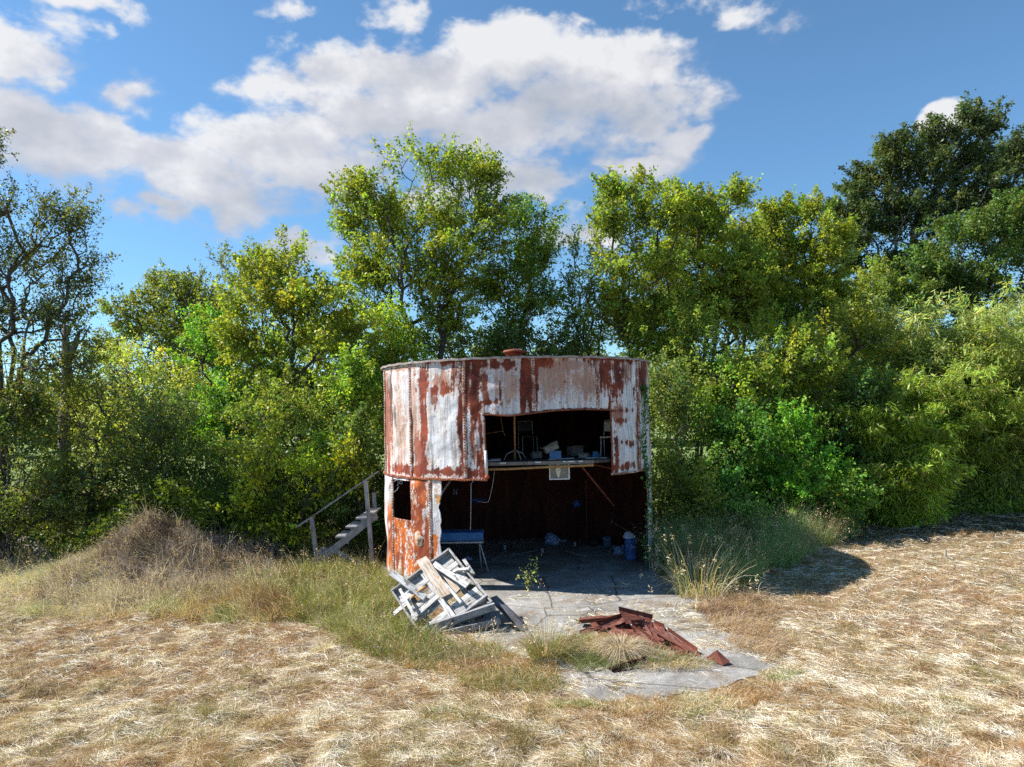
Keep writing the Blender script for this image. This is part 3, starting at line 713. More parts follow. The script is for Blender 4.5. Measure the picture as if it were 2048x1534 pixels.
def crown_points(ells, dens, r, gap=.42, noise=.9, seed=0):
    out = []
    for (cx, cy, cz, rx, ry, rz) in ells:
        m = int(dens * 2.6 * rx * rz * 1.6 * max(.6, ry / 1.2) ** .5) + 3
        d = unit(r.normal(size=(m, 3))); rr = r.uniform(0, 1, m) ** (1 / 2.4)
        w = 1 + (fbm(d[:, 0] * 2.5 + cx, d[:, 2] * 2.5 + cz, d[:, 1] * 2.5 + cy, o=3, seed=seed + 77) - .5) * noise
        p = d * (rr * w)[:, None] * np.array([rx, ry, rz]) + np.array([cx, cy, cz]); out.append(p)
    p = np.vstack(out)
    if gap > 0:
        g = fbm(p[:, 0] * .9 + 5, p[:, 2] * .9, p[:, 1] * .9, o=3, seed=seed + 91); p = p[g > np.quantile(g, gap * .6)]
    return p
def tree(name, label, cat, group, base_px, depth, ells_px, base_col, dens=9, lpt=46, leaf=.085, asp=.62, seed=1, stems=1, fork=.35, yel=.012,
         bark=None, spread=.26, gap=.4, rtip=.007, rmax=.15, droop=.5, dr=.8, bare=.0, noise=.9, lean=0.0, ycol=(.36, .34, .04), bias=.35, bx=None, upb=.5):
    """a tree whose crown is a union of ellipsoids (photograph px at its own distance), joined to forking stems"""
    r = np.random.default_rng(seed); k = depth / F; lpt = lpt * 1.6; leaf = leaf * 1.06; dens = dens * 1.55; gap = gap * .8; spread = spread * .72
    ells = []
    for (cx, cy, rx, ry) in ells_px:
        w = P(cx, cy, depth); ells.append((w.x, w.y + r.uniform(-.5, .5), w.z, rx * k, max(.45, min(rx, ry * 1.6) * k * dr), ry * k))
    sub = []
    for (x_, y_, z_, a_, b_, c_) in ells:
        sub.append((x_, y_, z_, a_ * .8, b_ * .8, c_ * .8))
        for q_ in range(4):
            t_ = r.uniform(0, 6.28); f_ = r.uniform(.35, .75); g_ = r.uniform(.32, .6)
            sub.append((x_ + a_ * f_ * math.cos(t_), y_ + b_ * r.uniform(-.6, .6), z_ + c_ * f_ * math.sin(t_), a_ * g_, b_ * g_, c_ * g_))
    E = np.array(ells); ells = sub; bp = P(base_px, 1000, depth); b0 = np.array([bp.x, bp.y, gz1(bp.x, bp.y) - .05]); 
    att = crown_points(ells, dens, r, gap, noise, seed); att = att[att[:, 2] > b0[2] + .15]
    cen = np.average(E[:, :3], axis=0, weights=E[:, 3] * E[:, 5]); zlo = (E[:, 2] - E[:, 5]).min()
    sts = []
    top = max(cen[2] * .75, b0[2] + .5); 
    for s in range(stems):
        off = np.array([r.uniform(-.25, .25), r.uniform(-.2, .2), 0]) * (stems > 1)
        tgt = np.array([cen[0] + r.uniform(-1, 1) * .35 * E[:, 3].max() * (stems > 1), cen[1] + r.uniform(-.4, .4), top * r.uniform(.85, 1.1)])
        a = b0 + off; L = 5; st = []
        for i in range(L + 1):
            f = i / L; w = a + (tgt - a) * f; w[0] = a[0] + (tgt[0] - a[0]) * f ** 1.5; st.append(w + (r.normal(size=3) * .06 if 0 < i else 0))
        sts.append(st)
    NN, par, rad, ch = skeleton(att, sts, r, rtip, rmax, bias)
    e = np.where(par >= 0)[0]; rp = np.minimum(rad[par[e]], rad[e] * 1.35 + .004)
    V, Fq = tubes(NN[par[e]], NN[e], rp, rad[e] * .96, 5)
    TWIGS = True
    root = empty(name, (b0[0], b0[1], b0[2] + .05), label, cat, group); o0 = np.array([b0[0], b0[1], b0[2] + .05])
    tips = np.where((ch == 0) & (par >= 0))[0]; tips = tips[r.uniform(size=len(tips)) > bare]
    T = NN[tips]; D = unit(T - NN[par[tips]]); n = len(tips)
    tw0 = None
    m = np.maximum(4, (lpt * r.uniform(.45, 1.5, n)).astype(int)); idx = np.repeat(np.arange(n), m); q = len(idx)
    tw = unit(D * .8 + unit(T - cen) * .6 + np.array([0, 0, .35]) + r.normal(size=(n, 3)) * .25); TL = r.uniform(.35, .85, n)
    along = r.uniform(-.35, 1.0, q)
    wide = spread * (1.05 - .75 * np.clip(along, 0, 1))[:, None]
    C = T[idx] + tw[idx] * (along * TL[idx])[:, None] + r.normal(size=(q, 3)) * wide * np.array([1, 1, .8]) * r.uniform(.3, 1, (q, 1))
    cl = (1 + r.normal(size=(n, 1)) * .22)[idx] * np.ones((1, 3)); hue = (r.normal(size=n) * .11)[idx]; cl[:, 0] *= 1 + hue; cl[:, 2] *= 1 - hue
    V2, F2 = tubes(T, T + tw * (TL * 1.0)[:, None], np.full(n, rtip * .8), np.full(n, .0022), 3)
    mesh_np('trunk', np.vstack([V, V2]) - o0, [Fq, F2 + len(V)], bark or M_bark, root, smooth=True)
    Vl, Fl, Cl = leaves(C, leaf, asp, pal(q, base_col, r, cl, .2, yel, ycol), droop, upb, r=r)
    Vl[:, 2] = np.maximum(Vl[:, 2], b0[2] + .03)
    mesh_np('crown', Vl - o0, Fl, M_leaf, root, Cl)
    return root

YG = (.160, .222, .022); MG = (.100, .175, .020); DG = (.050, .080, .018); BG = (.075, .17, .015); OL = (.125, .165, .025)
TREES = [
 # name, label, category, group, base px, depth, ellipsoids, colour, options
 ('tall_elm', 'tallest yellow-green tree rising straight behind the rusty tank', 'tree', 'trees of the thicket', 842, 24.5,
  [(715,392,42,26),(790,320,60,46),(860,345,80,55),(950,375,62,66),(760,420,80,60),(850,440,110,80),(940,470,80,70),(830,540,130,70),(705,455,50,40),(930,570,100,70),(730,520,70,50),(860,630,110,45),(755,610,60,45)],
  YG, dict(dens=16, lpt=44, leaf=.088, seed=11, stems=3, bare=.05, gap=.35, rmax=.13)),
 ('elm', 'yellow-green tree filling the gap right of the tallest tree behind the tank', 'tree', 'trees of the thicket', 1010, 25.5,
  [(1050,450,62,40),(1085,480,40,55),(1040,530,70,60),(1060,600,60,50),(990,600,50,60),(1010,660,70,40)], MG, dict(dens=16, lpt=48, leaf=.085, seed=12, stems=2, gap=.3)),
 ('leaning_tree', 'bright yellow-green tree leaning left from behind the tank', 'tree', 'trees of the thicket', 810, 21.8,
  [(585,505,34,30),(520,545,60,45),(600,570,80,50),(540,620,100,60),(650,620,70,55),(620,690,110,50),(500,690,70,50),(700,690,60,40),(560,760,90,45)],
  (.178, .230, .022), dict(dens=17, lpt=56, leaf=.085, seed=13, stems=3, gap=.45)),
 ('round_tree', 'rounded olive green tree at the left end of the thicket', 'tree', 'trees of the thicket', 345, 27.5,
  [(330,590,75,42),(265,630,55,40),(400,600,65,45),(330,660,130,60),(240,690,55,40),(430,670,60,60),(340,740,130,60)], OL, dict(dens=13, lpt=52, leaf=.09, seed=14, stems=2, gap=.35)),
 ('thin_tree', 'thin half-bare treetop poking up between the round tree and the leaning tree', 'tree', 'trees of the thicket', 470, 26.5,
  [(405,500,20,14),(445,520,30,22),(470,560,40,40),(425,560,25,25),(500,520,20,20),(450,610,60,40)], OL, dict(dens=14, lpt=22, leaf=.085, seed=15, stems=2, bare=.35, gap=.4)),
 ('dark_branched_tree', 'big see-through tree with slanting dark branches at the left edge', 'tree', 'trees of the thicket', 0, 19.5,
  [(30,420,55,40),(110,440,62,42),(165,460,28,34),(60,520,95,70),(150,540,50,55),(-70,380,60,90),(-60,520,60,80),(10,620,110,70),(205,575,18,10),(120,640,60,50),(60,730,100,60),(0,820,100,70),(170,720,50,50),(-40,300,50,40)],
  (.085, .11, .018), dict(dens=24, lpt=34, leaf=.062, seed=16, stems=9, bare=.10, gap=.35, rmax=.06, spread=.22, yel=.03, bias=.15)),
 ('slender_sapling', 'slender upright sapling with sky showing through right of the gap', 'sapling', 'trees of the thicket', 1160, 25.0,
  [(1150,590,26,80),(1148,500,14,50),(1165,650,30,50)], MG, dict(dens=20, lpt=26, leaf=.08, seed=17, gap=.3, rmax=.05, spread=.18)),
 ('slender_sapling', 'slender sapling with a wispy bare tip above the right half of the tank', 'sapling', 'trees of the thicket', 1195, 24.6,
  [(1195,460,20,60),(1190,560,28,80),(1200,650,35,60)], YG, dict(dens=18, lpt=24, leaf=.08, seed=18, gap=.3, rmax=.05, spread=.18, bare=.2)),
 ('ash_tree', 'yellow-green tree with a dark upright trunk behind the tank\'s right corner', 'tree', 'trees of the thicket', 1245, 23.5,
  [(1235,400,34,30),(1300,385,46,34),(1240,460,62,52),(1310,450,60,55),(1275,540,85,60),(1230,610,50,50),(1320,610,60,50),(1290,680,80,45)],
  YG, dict(dens=17, lpt=54, leaf=.09, seed=19, stems=2, gap=.25, yel=.03)),
 ('ash_tree', 'yellow-green tree with the highest bright top between the tank and the dark oak', 'tree', 'trees of the thicket', 1400, 25.0,
  [(1360,420,40,34),(1400,440,62,40),(1465,405,30,26),(1440,460,70,45),(1390,520,90,55),(1470,540,60,55),(1420,600,95,55)], YG, dict(dens=18, lpt=58, leaf=.092, seed=20, stems=2, gap=.15, yel=.02)),
 ('ash_tree', 'golden-green tree standing against the dark oak', 'tree', 'trees of the thicket', 1590, 27.0,
  [(1550,440,46,30),(1610,432,52,30),(1570,490,80,45),(1650,500,50,50),(1600,560,90,50),(1680,580,50,50),(1560,620,90,50)], (.172, .228, .020), dict(dens=18, lpt=62, leaf=.095, seed=21, stems=2, gap=.12, yel=.03)),
 ('ash_tree', 'green tree filling the canopy between the highest bright top and the golden-green tree', 'tree', 'trees of the thicket', 1500, 26.0,
  [(1500,470,50,40),(1500,540,80,60),(1450,620,90,60),(1560,640,90,60),(1330,560,60,60),(1320,650,80,60)], (.140, .19, .02), dict(dens=17, lpt=58, leaf=.092, seed=41, stems=3, gap=.15)),
 ('oak_tree', 'largest dark green oak with grey limbs at the upper right', 'tree', 'oaks at the right', 1860, 34.0,
  [(1800,310,55,42),(1880,275,55,38),(1945,250,48,34),(1750,370,60,45),(1840,350,85,55),(1930,330,80,60),(1710,430,55,45),(1800,440,100,60),(1910,430,95,60),(1700,510,50,50),(1790,530,90,50),(1980,400,50,60)],
  DG, dict(dens=10, lpt=64, leaf=.12, seed=22, stems=2, gap=.3, rmax=.3, bark=M_barkpale, spread=.33, rtip=.01, yel=0)),
 ('oak_tree', 'second dark oak cut by the right edge of the picture', 'tree', 'oaks at the right', 2075, 36.0,
  [(2040,310,40,40),(2080,300,60,60),(2060,400,60,60),(2120,380,70,80),(2040,470,50,50)], DG, dict(dens=10, lpt=64, leaf=.12, seed=23, gap=.3, rmax=.3, bark=M_barkpale, spread=.33, yel=0)),
 ('hackberry_tree', 'mid-green dense tree between the dark oak and the bamboo', 'tree', 'trees of the thicket', 1960, 29.0,
  [(1940,470,80,45),(2030,440,60,55),(1860,530,60,40),(1960,540,110,50),(2060,530,60,60),(1850,590,70,40),(1960,600,100,45)], (.07, .125, .02), dict(dens=14, lpt=60, leaf=.10, seed=24, stems=2, gap=.25)),
]
for (nm, lb, ct, gp, bx, dp, el_, cc, kw) in TREES: tree(nm, lb, ct, gp, bx, dp, el_, cc, **kw)

SHRUBS = [
 ('dark undergrowth bush below the slanting branches at the left edge', 20, 19.0, [(0,880,100,90),(60,980,110,90),(-40,1000,90,90)], (.06,.09,.018), .075, 34),
 ('olive bush with many thin twigs left of the brush mound', 170, 20.0, [(150,800,110,70),(200,900,100,90),(140,990,90,70)], (.10,.125,.02), .07, 30),
 ('dark leafy bush rising straight behind the brush mound', 330, 21.0, [(320,830,110,80),(350,930,120,80),(280,1000,110,60)], (.055,.085,.02), .075, 36),
 ('airy light green bush in front of the round tree', 300, 24.5, [(230,740,80,50),(330,770,90,60),(300,850,110,60)], (.17,.21,.04), .08, 30),
 ('fresh green bush between the round tree and the leaning tree', 440, 23.5, [(420,700,70,60),(470,770,80,60),(430,850,90,70)], BG, .085, 50),
 ('olive bush above the yellow-leaved shrub', 540, 20.5, [(520,830,90,60),(600,820,80,60),(560,910,110,60)], (.10,.14,.02), .08, 44),
 ('bright green bush touching the left side of the tank roof', 690, 20.3, [(680,770,80,50),(720,740,50,30),(700,850,80,70),(660,920,70,50)], (.13,.21,.02), .085, 50),
 ('deep green bush pressed against the tank wall behind the stairs', 720, 19.5, [(720,900,45,70),(700,980,60,70),(730,1050,40,60)], (.06,.10,.016), .08, 44),
 ('shaded bush filling the space under the yellow-leaved shrub', 540, 19.8, [(480,960,90,70),(560,1010,100,60),(450,1040,70,40)], (.055,.095,.016), .075, 44),
 ('dark bush above the left half of the tank roof', 930, 25.2, [(880,690,70,40),(960,700,70,40),(900,740,90,40)], (.07,.11,.018), .085, 44),
 ('green bush closing the gap behind the left end of the tank roof', 770, 22.6, [(750,690,50,40),(800,700,60,40),(780,650,40,36),(770,750,80,50)], (.13,.19,.02), .085, 44),
 ('low bright bush spreading in front of the bamboo foot', 1600, 20.8, [(1520,1010,70,36),(1610,1000,80,40),(1680,990,60,40)], (.09,.17,.02), .08, 46),
 ('leafy bush leaning over the weed bank right of the tank', 1440, 19.6, [(1400,1040,50,40),(1450,1030,60,44),(1490,1045,40,30)], (.085,.15,.03), .075, 40),
 ('tall green bush in front of the trunks right of the tank', 1500, 22.0, [(1480,780,90,70),(1540,860,80,60),(1420,830,60,60)], (.10,.17,.02), .085, 50),
 ('dull green bush closing the gap below the largest oak', 1780, 30.0, [(1740,585,60,50),(1830,600,70,45),(1690,620,60,50)], (.10,.14,.02), .09, 50),
 ('yellow-green bush behind the bright bush left of the tank roof', 640, 24.0, [(620,680,90,50),(700,660,60,44),(560,700,70,50)], (.14,.19,.02), .085, 48),
 ('dark bush behind the roof vent', 1070, 24.8, [(1040,690,60,40),(1120,690,60,45),(1080,740,90,50)], (.05,.08,.018), .085, 44),
 ('shadowy tall bush along the right side of the tank', 1350, 20.8, [(1340,760,50,70),(1370,850,60,80),(1350,950,60,70)], (.075,.11,.02), .075, 44),
 ('green bush with arching pale twigs right of the tank', 1430, 22.5, [(1400,700,80,60),(1450,760,90,70),(1390,640,60,40)], (.13,.18,.025), .08, 44),
 ('deep green bush low in the middle of the right thicket', 1440, 20.8, [(1450,880,80,60),(1420,950,80,50),(1500,960,70,50)], (.05,.125,.015), .08, 50),
 ('yellow-green bush below the golden-green tree', 1560, 23.3, [(1540,690,90,60),(1600,740,90,70),(1540,790,80,60)], (.15,.19,.02), .085, 48),
 ('bright green bush at the foot of the right thicket', 1580, 21.3, [(1560,880,80,60),(1600,940,80,50),(1530,980,60,35)], (.085,.19,.015), .085, 50),
 ('olive bush under the dark oak', 1690, 25.0, [(1680,660,90,60),(1740,700,70,60),(1670,760,90,60)], (.12,.155,.02), .09, 48),
 ('dark bush tucked between the olive bush and the bamboo', 1680, 22.8, [(1670,860,80,60),(1720,800,60,60),(1700,920,80,50)], (.055,.10,.016), .085, 46),
 ('low drooping bush with olive leaves by the tank\'s right post', 1370, 19.3, [(1350,990,42,50),(1390,1010,50,50),(1340,920,30,40)], (.11,.14,.02), .075, 40),
]
for i, (lb, bx, dp, el_, cc, lf, lp) in enumerate(SHRUBS):
    tree('bush', lb, 'bush', 'bushes of the thicket', bx, dp, el_, tuple(q * 1.45 for q in cc), dens=17, lpt=lp, leaf=lf, seed=200 + i, stems=4, gap=.22, rmax=.05, spread=.24, dr=1.1, bias=.2)
tree('yellow_leaved_shrub', 'sunlit shrub of large yellow-green leaves left of the wooden stairs', 'shrub', None, 590, 18.9,
     [(550,890,24,34),(520,950,50,34),(590,950,45,30),(560,1010,70,36),(640,980,40,40),(690,960,40,40),(590,1060,60,26),(700,905,24,28),(500,1010,30,30)], (.21, .27, .012), dens=30, lpt=14, leaf=.082, asp=.7, seed=301, stems=5, gap=.3, rmax=.025, spread=.18, yel=.10, ycol=(.50,.50,.02), droop=1.2, rtip=.005)

def edge_y(x):   # where the mown field gives way to the thicket
    return np.interp(x, [-14, -10, -6, -3.3, 3.6, 5, 7, 9, 13, 18, 24], [16.0, 15.0, 15.5, 15.8, 15.6, 16.2, 18.4, 20.0, 23.5, 25.5, 27])
# far wood that closes the view behind the thicket
def far_wood():
    r = np.random.default_rng(5); Vs = []; Fs = []; Cs = []; b = 0
    for x in np.arange(-75, 90, 1.1):
        y = 78 + r.uniform(-8, 12) + abs(x) * .1; px_ = x / y
        h = (9.2 if px_ < 0 else 10.5) * r.uniform(.75, 1.1); q = int(760)
        d = unit(r.normal(size=(q, 3))) * r.uniform(.4, 1, (q, 1)) ** .5
        C = np.array([x, y, h * .55]) + d * np.array([2.6, 2.4, h * .46]); C[:, 2] = np.maximum(C[:, 2], .1)
        col = pal(q, (.085, .115, .03), r, 1 + r.normal() * .15, .2)
        V, F, c = leaves(C, .55, .7, col, r=r); Vs.append(V); Fs.append(F + b); Cs.append(c); b += len(V)
    o = mesh_np('far_wood', np.vstack(Vs), np.vstack(Fs), M_leaf, None, np.vstack(Cs)); tagd(o, 'distant line of woodland across the meadow behind the thicket', 'woodland', kind='stuff')
far_wood()
def undergrowth():
    r = np.random.default_rng(15); n = 230000
    x = r.uniform(-20, 23, n); back = edge_y(x) + 2.6; y = back + r.uniform(0, 1, n) ** 1.2 * 7.5
    H = (.3 + 3.6 * fbm(x * .6, y * .6, seed=120, o=4)) * (.35 + .65 * sst(y - back, 0, 3.0)); z = H * r.uniform(0, 1, n) ** .8
    k = (np.hypot(x - TC.x, y - TC.y) > 3.75) & (fbm(x * 1.1, y * 1.1, z * 1.1, o=2, seed=130) > .45)
    x, y, z = x[k], y[k], z[k]; t = fbm(x * .35, y * .35, seed=140, o=3)[:, None]
    col = np.array([.05, .09, .015]) * (1 - t) + np.array([.12, .17, .02]) * t; col = col * 1.25 * (1 + r.normal(size=(len(x), 1)) * .25)
    V, F, c = leaves(np.stack([x, y, z + gz(x, y) + .03], 1), .095, .6, np.clip(col, .01, .6), .4, .5, r=r)
    o = mesh_np('undergrowth', V, F, M_leaf, None, c); tagd(o, 'tangled low undergrowth filling the foot of the thicket', 'undergrowth', kind='stuff')
undergrowth()

# ------------------------------------------------------------------ bamboo
def bamboo(label, px, depth, h, n, spread, col, seed, lean=0.0):
    r = np.random.default_rng(seed); b = P(px, 1000, depth); o0 = np.array([b.x, b.y, gz1(b.x, b.y)])
    root = empty('bamboo_clump', o0, label, 'bamboo', 'bamboo clumps at the right'); P0 = []; P1 = []; R0 = []; R1 = []; LC = []; LD = []; CC = []
    for i in range(n):
        a = r.uniform(0, 6.28); q = spread * math.sqrt(r.uniform()); x, y = q * math.cos(a), q * .8 * math.sin(a)
        H = h * r.uniform(.40, 1.10) ** .8; da = np.array([x, y]) / max(.3, spread) + r.normal(size=2) * .5 + np.array([lean, -.5]); da = da / np.linalg.norm(da)
        arch = r.uniform(.15, .45) * H; k = 9; pts = []
        for j in range(k + 1):
            f = j / k; pts.append(np.array([x + da[0] * arch * f ** 2.6, y + da[1] * arch * f ** 2.6, H * (f - .28 * f ** 3.5)]))
        pts = np.array(pts); P0.append(pts[:-1]); P1.append(pts[1:]); rr = .016 * (1 - np.linspace(0, 1, k + 1) * .8); R0.append(rr[:-1]); R1.append(rr[1:])
        cm = 1 + r.normal() * .2
        for j in range(1, k + 1):
            for s in range(4):
                f = (j - r.uniform()) / k; p = pts[j - 1] + (pts[j] - pts[j - 1]) * r.uniform(); t = r.uniform(0, 6.28)
                d = np.array([math.cos(t), math.sin(t), .25]); L = r.uniform(.25, .65) * (1.1 - .4 * f); e = p + d * L - np.array([0, 0, .12 * L])
                P0.append(p[None]); P1.append(e[None]); R0.append(np.array([.004])); R1.append(np.array([.002]))
                m = int(r.uniform(14, 26)); w = r.uniform(.2, 1.1, (m, 1)); LC.append(p + (e - p) * w + r.normal(size=(m, 3)) * .09); LD.append(np.repeat((d + np.array([0, 0, -.5]))[None], m, 0)); CC.append(np.full((m, 1), cm * (1 + r.normal() * .12)))
    V, Fq = tubes(np.vstack(P0), np.vstack(P1), np.concatenate(R0), np.concatenate(R1), 4)
    mesh_np('culms', V, Fq, M_culm, root, smooth=True)
    C = np.vstack(LC); C[:, 2] = np.maximum(C[:, 2], .05)
    V, Fq, c = leaves(C, .20, .20, pal(len(C), col, r, np.vstack(CC), .2, .06, (.40, .36, .16)), .6, .3, np.vstack(LD), r=r)
    mesh_np('foliage', V, Fq, M_leaf, root, c)
M_culm = simple('bamboo_culm', (.12, .13, .05), (.28, .27, .12), 10, .6)
bamboo('feathery bamboo clump nearest the tank, its foot at the edge of the mown field', 1745, 23.6, 4.6, 50, 1.2, (.17, .26, .025), 401)
bamboo('bamboo clump with arching tips just right of the nearest bamboo clump', 1850, 24.6, 6.2, 60, 1.3, (.18, .26, .035), 402)
bamboo('low olive bamboo clump reaching out over the dry field', 1800, 22.4, 3.0, 40, 1.0, (.20, .28, .03), 407)
bamboo('palest bamboo clump, tallest of all, below the mid-green tree', 1850, 27.6, 9.8, 84, 1.4, (.27, .34, .12), 403)
bamboo('pale green bamboo clump beside the palest one', 1960, 27.4, 9.8, 84, 1.4, (.23, .31, .09), 404)
bamboo('bamboo clump standing at the right edge of the picture', 2040, 26.0, 8.6, 80, 1.4, (.19, .25, .05), 405)
bamboo('low bamboo clump in front of the pale ones at the far right', 1960, 25.2, 5.6, 60, 1.4, (.18, .25, .035), 406)
bamboo('small bright green bamboo clump in front of the deep green bush', 1620, 21.6, 1.9, 24, .8, (.14, .28, .025), 408)

# ------------------------------------------------------------------ dead snag and log at the left
mb = MB(); s0 = P(150, 1000, 21.5)
def sp(px, py): return P(px, py, 21.5)
mb.tube([(s0.x - .2, s0.y, 0), sp(128, 860), sp(135, 760), sp(132, 690), sp(128, 640)], [.20, .17, .15, .12, .03], 8)
mb.tube([sp(133, 730), sp(150, 690), sp(158, 665), sp(170, 655)], [.11, .09, .05, .015], 7)
mb.tube([sp(134, 670), sp(140, 655), sp(158, 630)], [.08, .05, .012], 7)
mb.tube([sp(150, 690), sp(165, 680), sp(180, 650)], [.05, .035, .01], 6)
tagd(recenter(mb.build('dead_snag', M_dead, None, True)), 'broken grey dead trunk behind the slanting branches at the left', 'dead tree')
mb = MB(); a = G(30, 1095, .2); b = G(105, 1115, .15)
mb.tube([a + Vector((-.3, .2, .15)), a.lerp(b, .3) + Vector((0, 0, .12)), a.lerp(b, .7), b + Vector((.1, -.1, -.02))], [.22, .26, .22, .12], 10)
tagd(recenter(mb.build('fallen_log', M_dead, None, True)), 'dark fallen log in the shade at the left edge of the thicket', 'log')

# ------------------------------------------------------------------ grass, straw and weeds
def blades(B, L, wd, dirs, bend, col, seg=3, r=None, rise=None):
    """curved strips: B base points, dirs start direction (unit), bend = sag towards the ground"""
    r = r or rng; n = len(B); D = unit(dirs); up = np.array([0, 0, 1.0])
    S = np.cross(D, unit(r.normal(size=(n, 3)))); S = unit(S); Vs = []
    H = D.copy(); H[:, 2] = 0; H = unit(H + 1e-6)
    for i in range(seg + 1):
        f = i / seg; p = B + D * (L * f)[:, None]
        p = p + (H * .5 - up) * (L * bend * f * f)[:, None]
        w = (wd * (1 - f * .85) * .5)[:, None]; Vs += [p - S * w, p + S * w]
    V = np.stack(Vs, 1); k = 2 * (seg + 1); b = np.arange(n)[:, None] * k
    Fq = np.concatenate([np.stack([b[:, 0] + 2 * i, b[:, 0] + 2 * i + 1, b[:, 0] + 2 * i + 3, b[:, 0] + 2 * i + 2], 1) for i in range(seg)])
    return V.reshape(-1, 3), Fq, np.repeat(col, k, 0)
def snap(V, lift=.004):
    g = gz(V[:, 0], V[:, 1]) + lift; V[:, 2] = np.maximum(V[:, 2], g); return V
def field_pts(n, y0, y1, r, side=.80, p=1.0):
    u = r.uniform(size=n); y = 1 / (1 / y0 - u * (1 / y0 - 1 / y1)) if p == 1 else y0 + (y1 - y0) * u ** p
    x = r.uniform(-1, 1, n) * (y * side + .5); return x, y
STRAWC = np.array([(.78, .71, .58), (.66, .55, .38), (.88, .84, .75), (.40, .27, .13), (.22, .135, .06), (.32, .28, .12), (.56, .43, .26)])
def straw_field():
    r = np.random.default_rng(31)
    # lying hay
    n = 500000; x, y = field_pts(n, 6.2, 27, r); sl = in_slab(x, y); cover = fbm(x * 2.0, y * 2.0, seed=61, o=3)
    slab_cover = fbm(x * 1.3 + 4, y * 1.3, seed=66, o=3)
    keep = (y < edge_y(x) + 1.0) & (~sl | (r.uniform(size=n) < .03 + .6 * sst(slab_cover, .50, .62))) & (r.uniform(size=n) < .35 + .65 * sst(cover, .32, .58))
    keep &= np.hypot(x - TC.x, y - TC.y) > 3.4
    x, y = x[keep], y[keep]; n = len(x); z = gz(x, y) + r.uniform(0, .06, n) ** 1.3; z = np.where(in_slab(x, y), np.maximum(z, .058), z)
    sw = fbm(x * .7, y * .7, seed=71, o=2) * 9; th = sw + r.normal(size=n) * .95
    D = np.stack([np.cos(th), np.sin(th), r.normal(size=n) * .16 + .05], 1)
    L = r.uniform(.06, .26, n); wd = np.clip(.0047 * (y / 9), .0036, .011) * r.uniform(.6, 1.4, n)
    pc_ = fbm(x * 4.6, y * 4.6, seed=81, o=3); pick = np.clip(pc_ + .05 + r.normal(size=n) * .13, 0, 1)
    ci = np.select([pick < .33, pick < .40, pick < .48, pick < .56, pick < .66], [4, 3, 6, 1, 0], 2)
    gr = r.uniform(size=n) < .06; ci = np.where(gr, 5, ci); col = STRAWC[ci] * (1 + r.normal(size=(n, 1)) * .13)
    V, Fq, c = blades(np.stack([x, y, z], 1), L, wd, D, r.uniform(0, .25, n), np.clip(col, .03, .9), 2, r)
    V = snap(V); o = mesh_np('cut_hay', V, Fq, M_straw, None, c); tagd(o, 'pale cut hay lying in loose swaths over the mown field', 'hay', kind='stuff')
    # standing stubble in tufts
    n = 300000; x, y = field_pts(n, 6.2, 26, r); t1 = fbm(x * 3.4, y * 3.4, seed=101, o=3); keep = (y < edge_y(x) + .8) & ~in_slab(x, y) & (t1 > .50 + r.uniform(-.05, .05, n)) & (np.hypot(x - TC.x, y - TC.y) > 3.4)
    x, y, t1 = x[keep], y[keep], t1[keep]; n = len(x); z = gz(x, y)
    D = np.stack([r.normal(size=n) * .5, r.normal(size=n) * .5, np.ones(n)], 1)
    L = r.uniform(.04, .13, n) * (1 + 1.2 * sst(t1, .55, .75)); wd = np.clip(.004 * (y / 9), .0038, .009)
    g = fbm(x * .8, y * .8, seed=111, o=3) + r.normal(size=n) * .08; col = np.where((g > .56)[:, None], np.array([.24, .22, .08]), np.where((g > .45)[:, None], np.array([.46, .31, .15]), np.array([.36, .20, .09]))) * (1 + r.normal(size=(n, 1)) * .2)
    V, Fq, c = blades(np.stack([x, y, z], 1), L, wd, D, r.uniform(.1, .6, n), np.clip(col, .03, .8), 2, r)
    o = mesh_np('stubble', V, Fq, M_straw, None, c); tagd(o, 'orange-brown and olive stubble standing in small tufts on the field', 'stubble', kind='stuff')
straw_field()
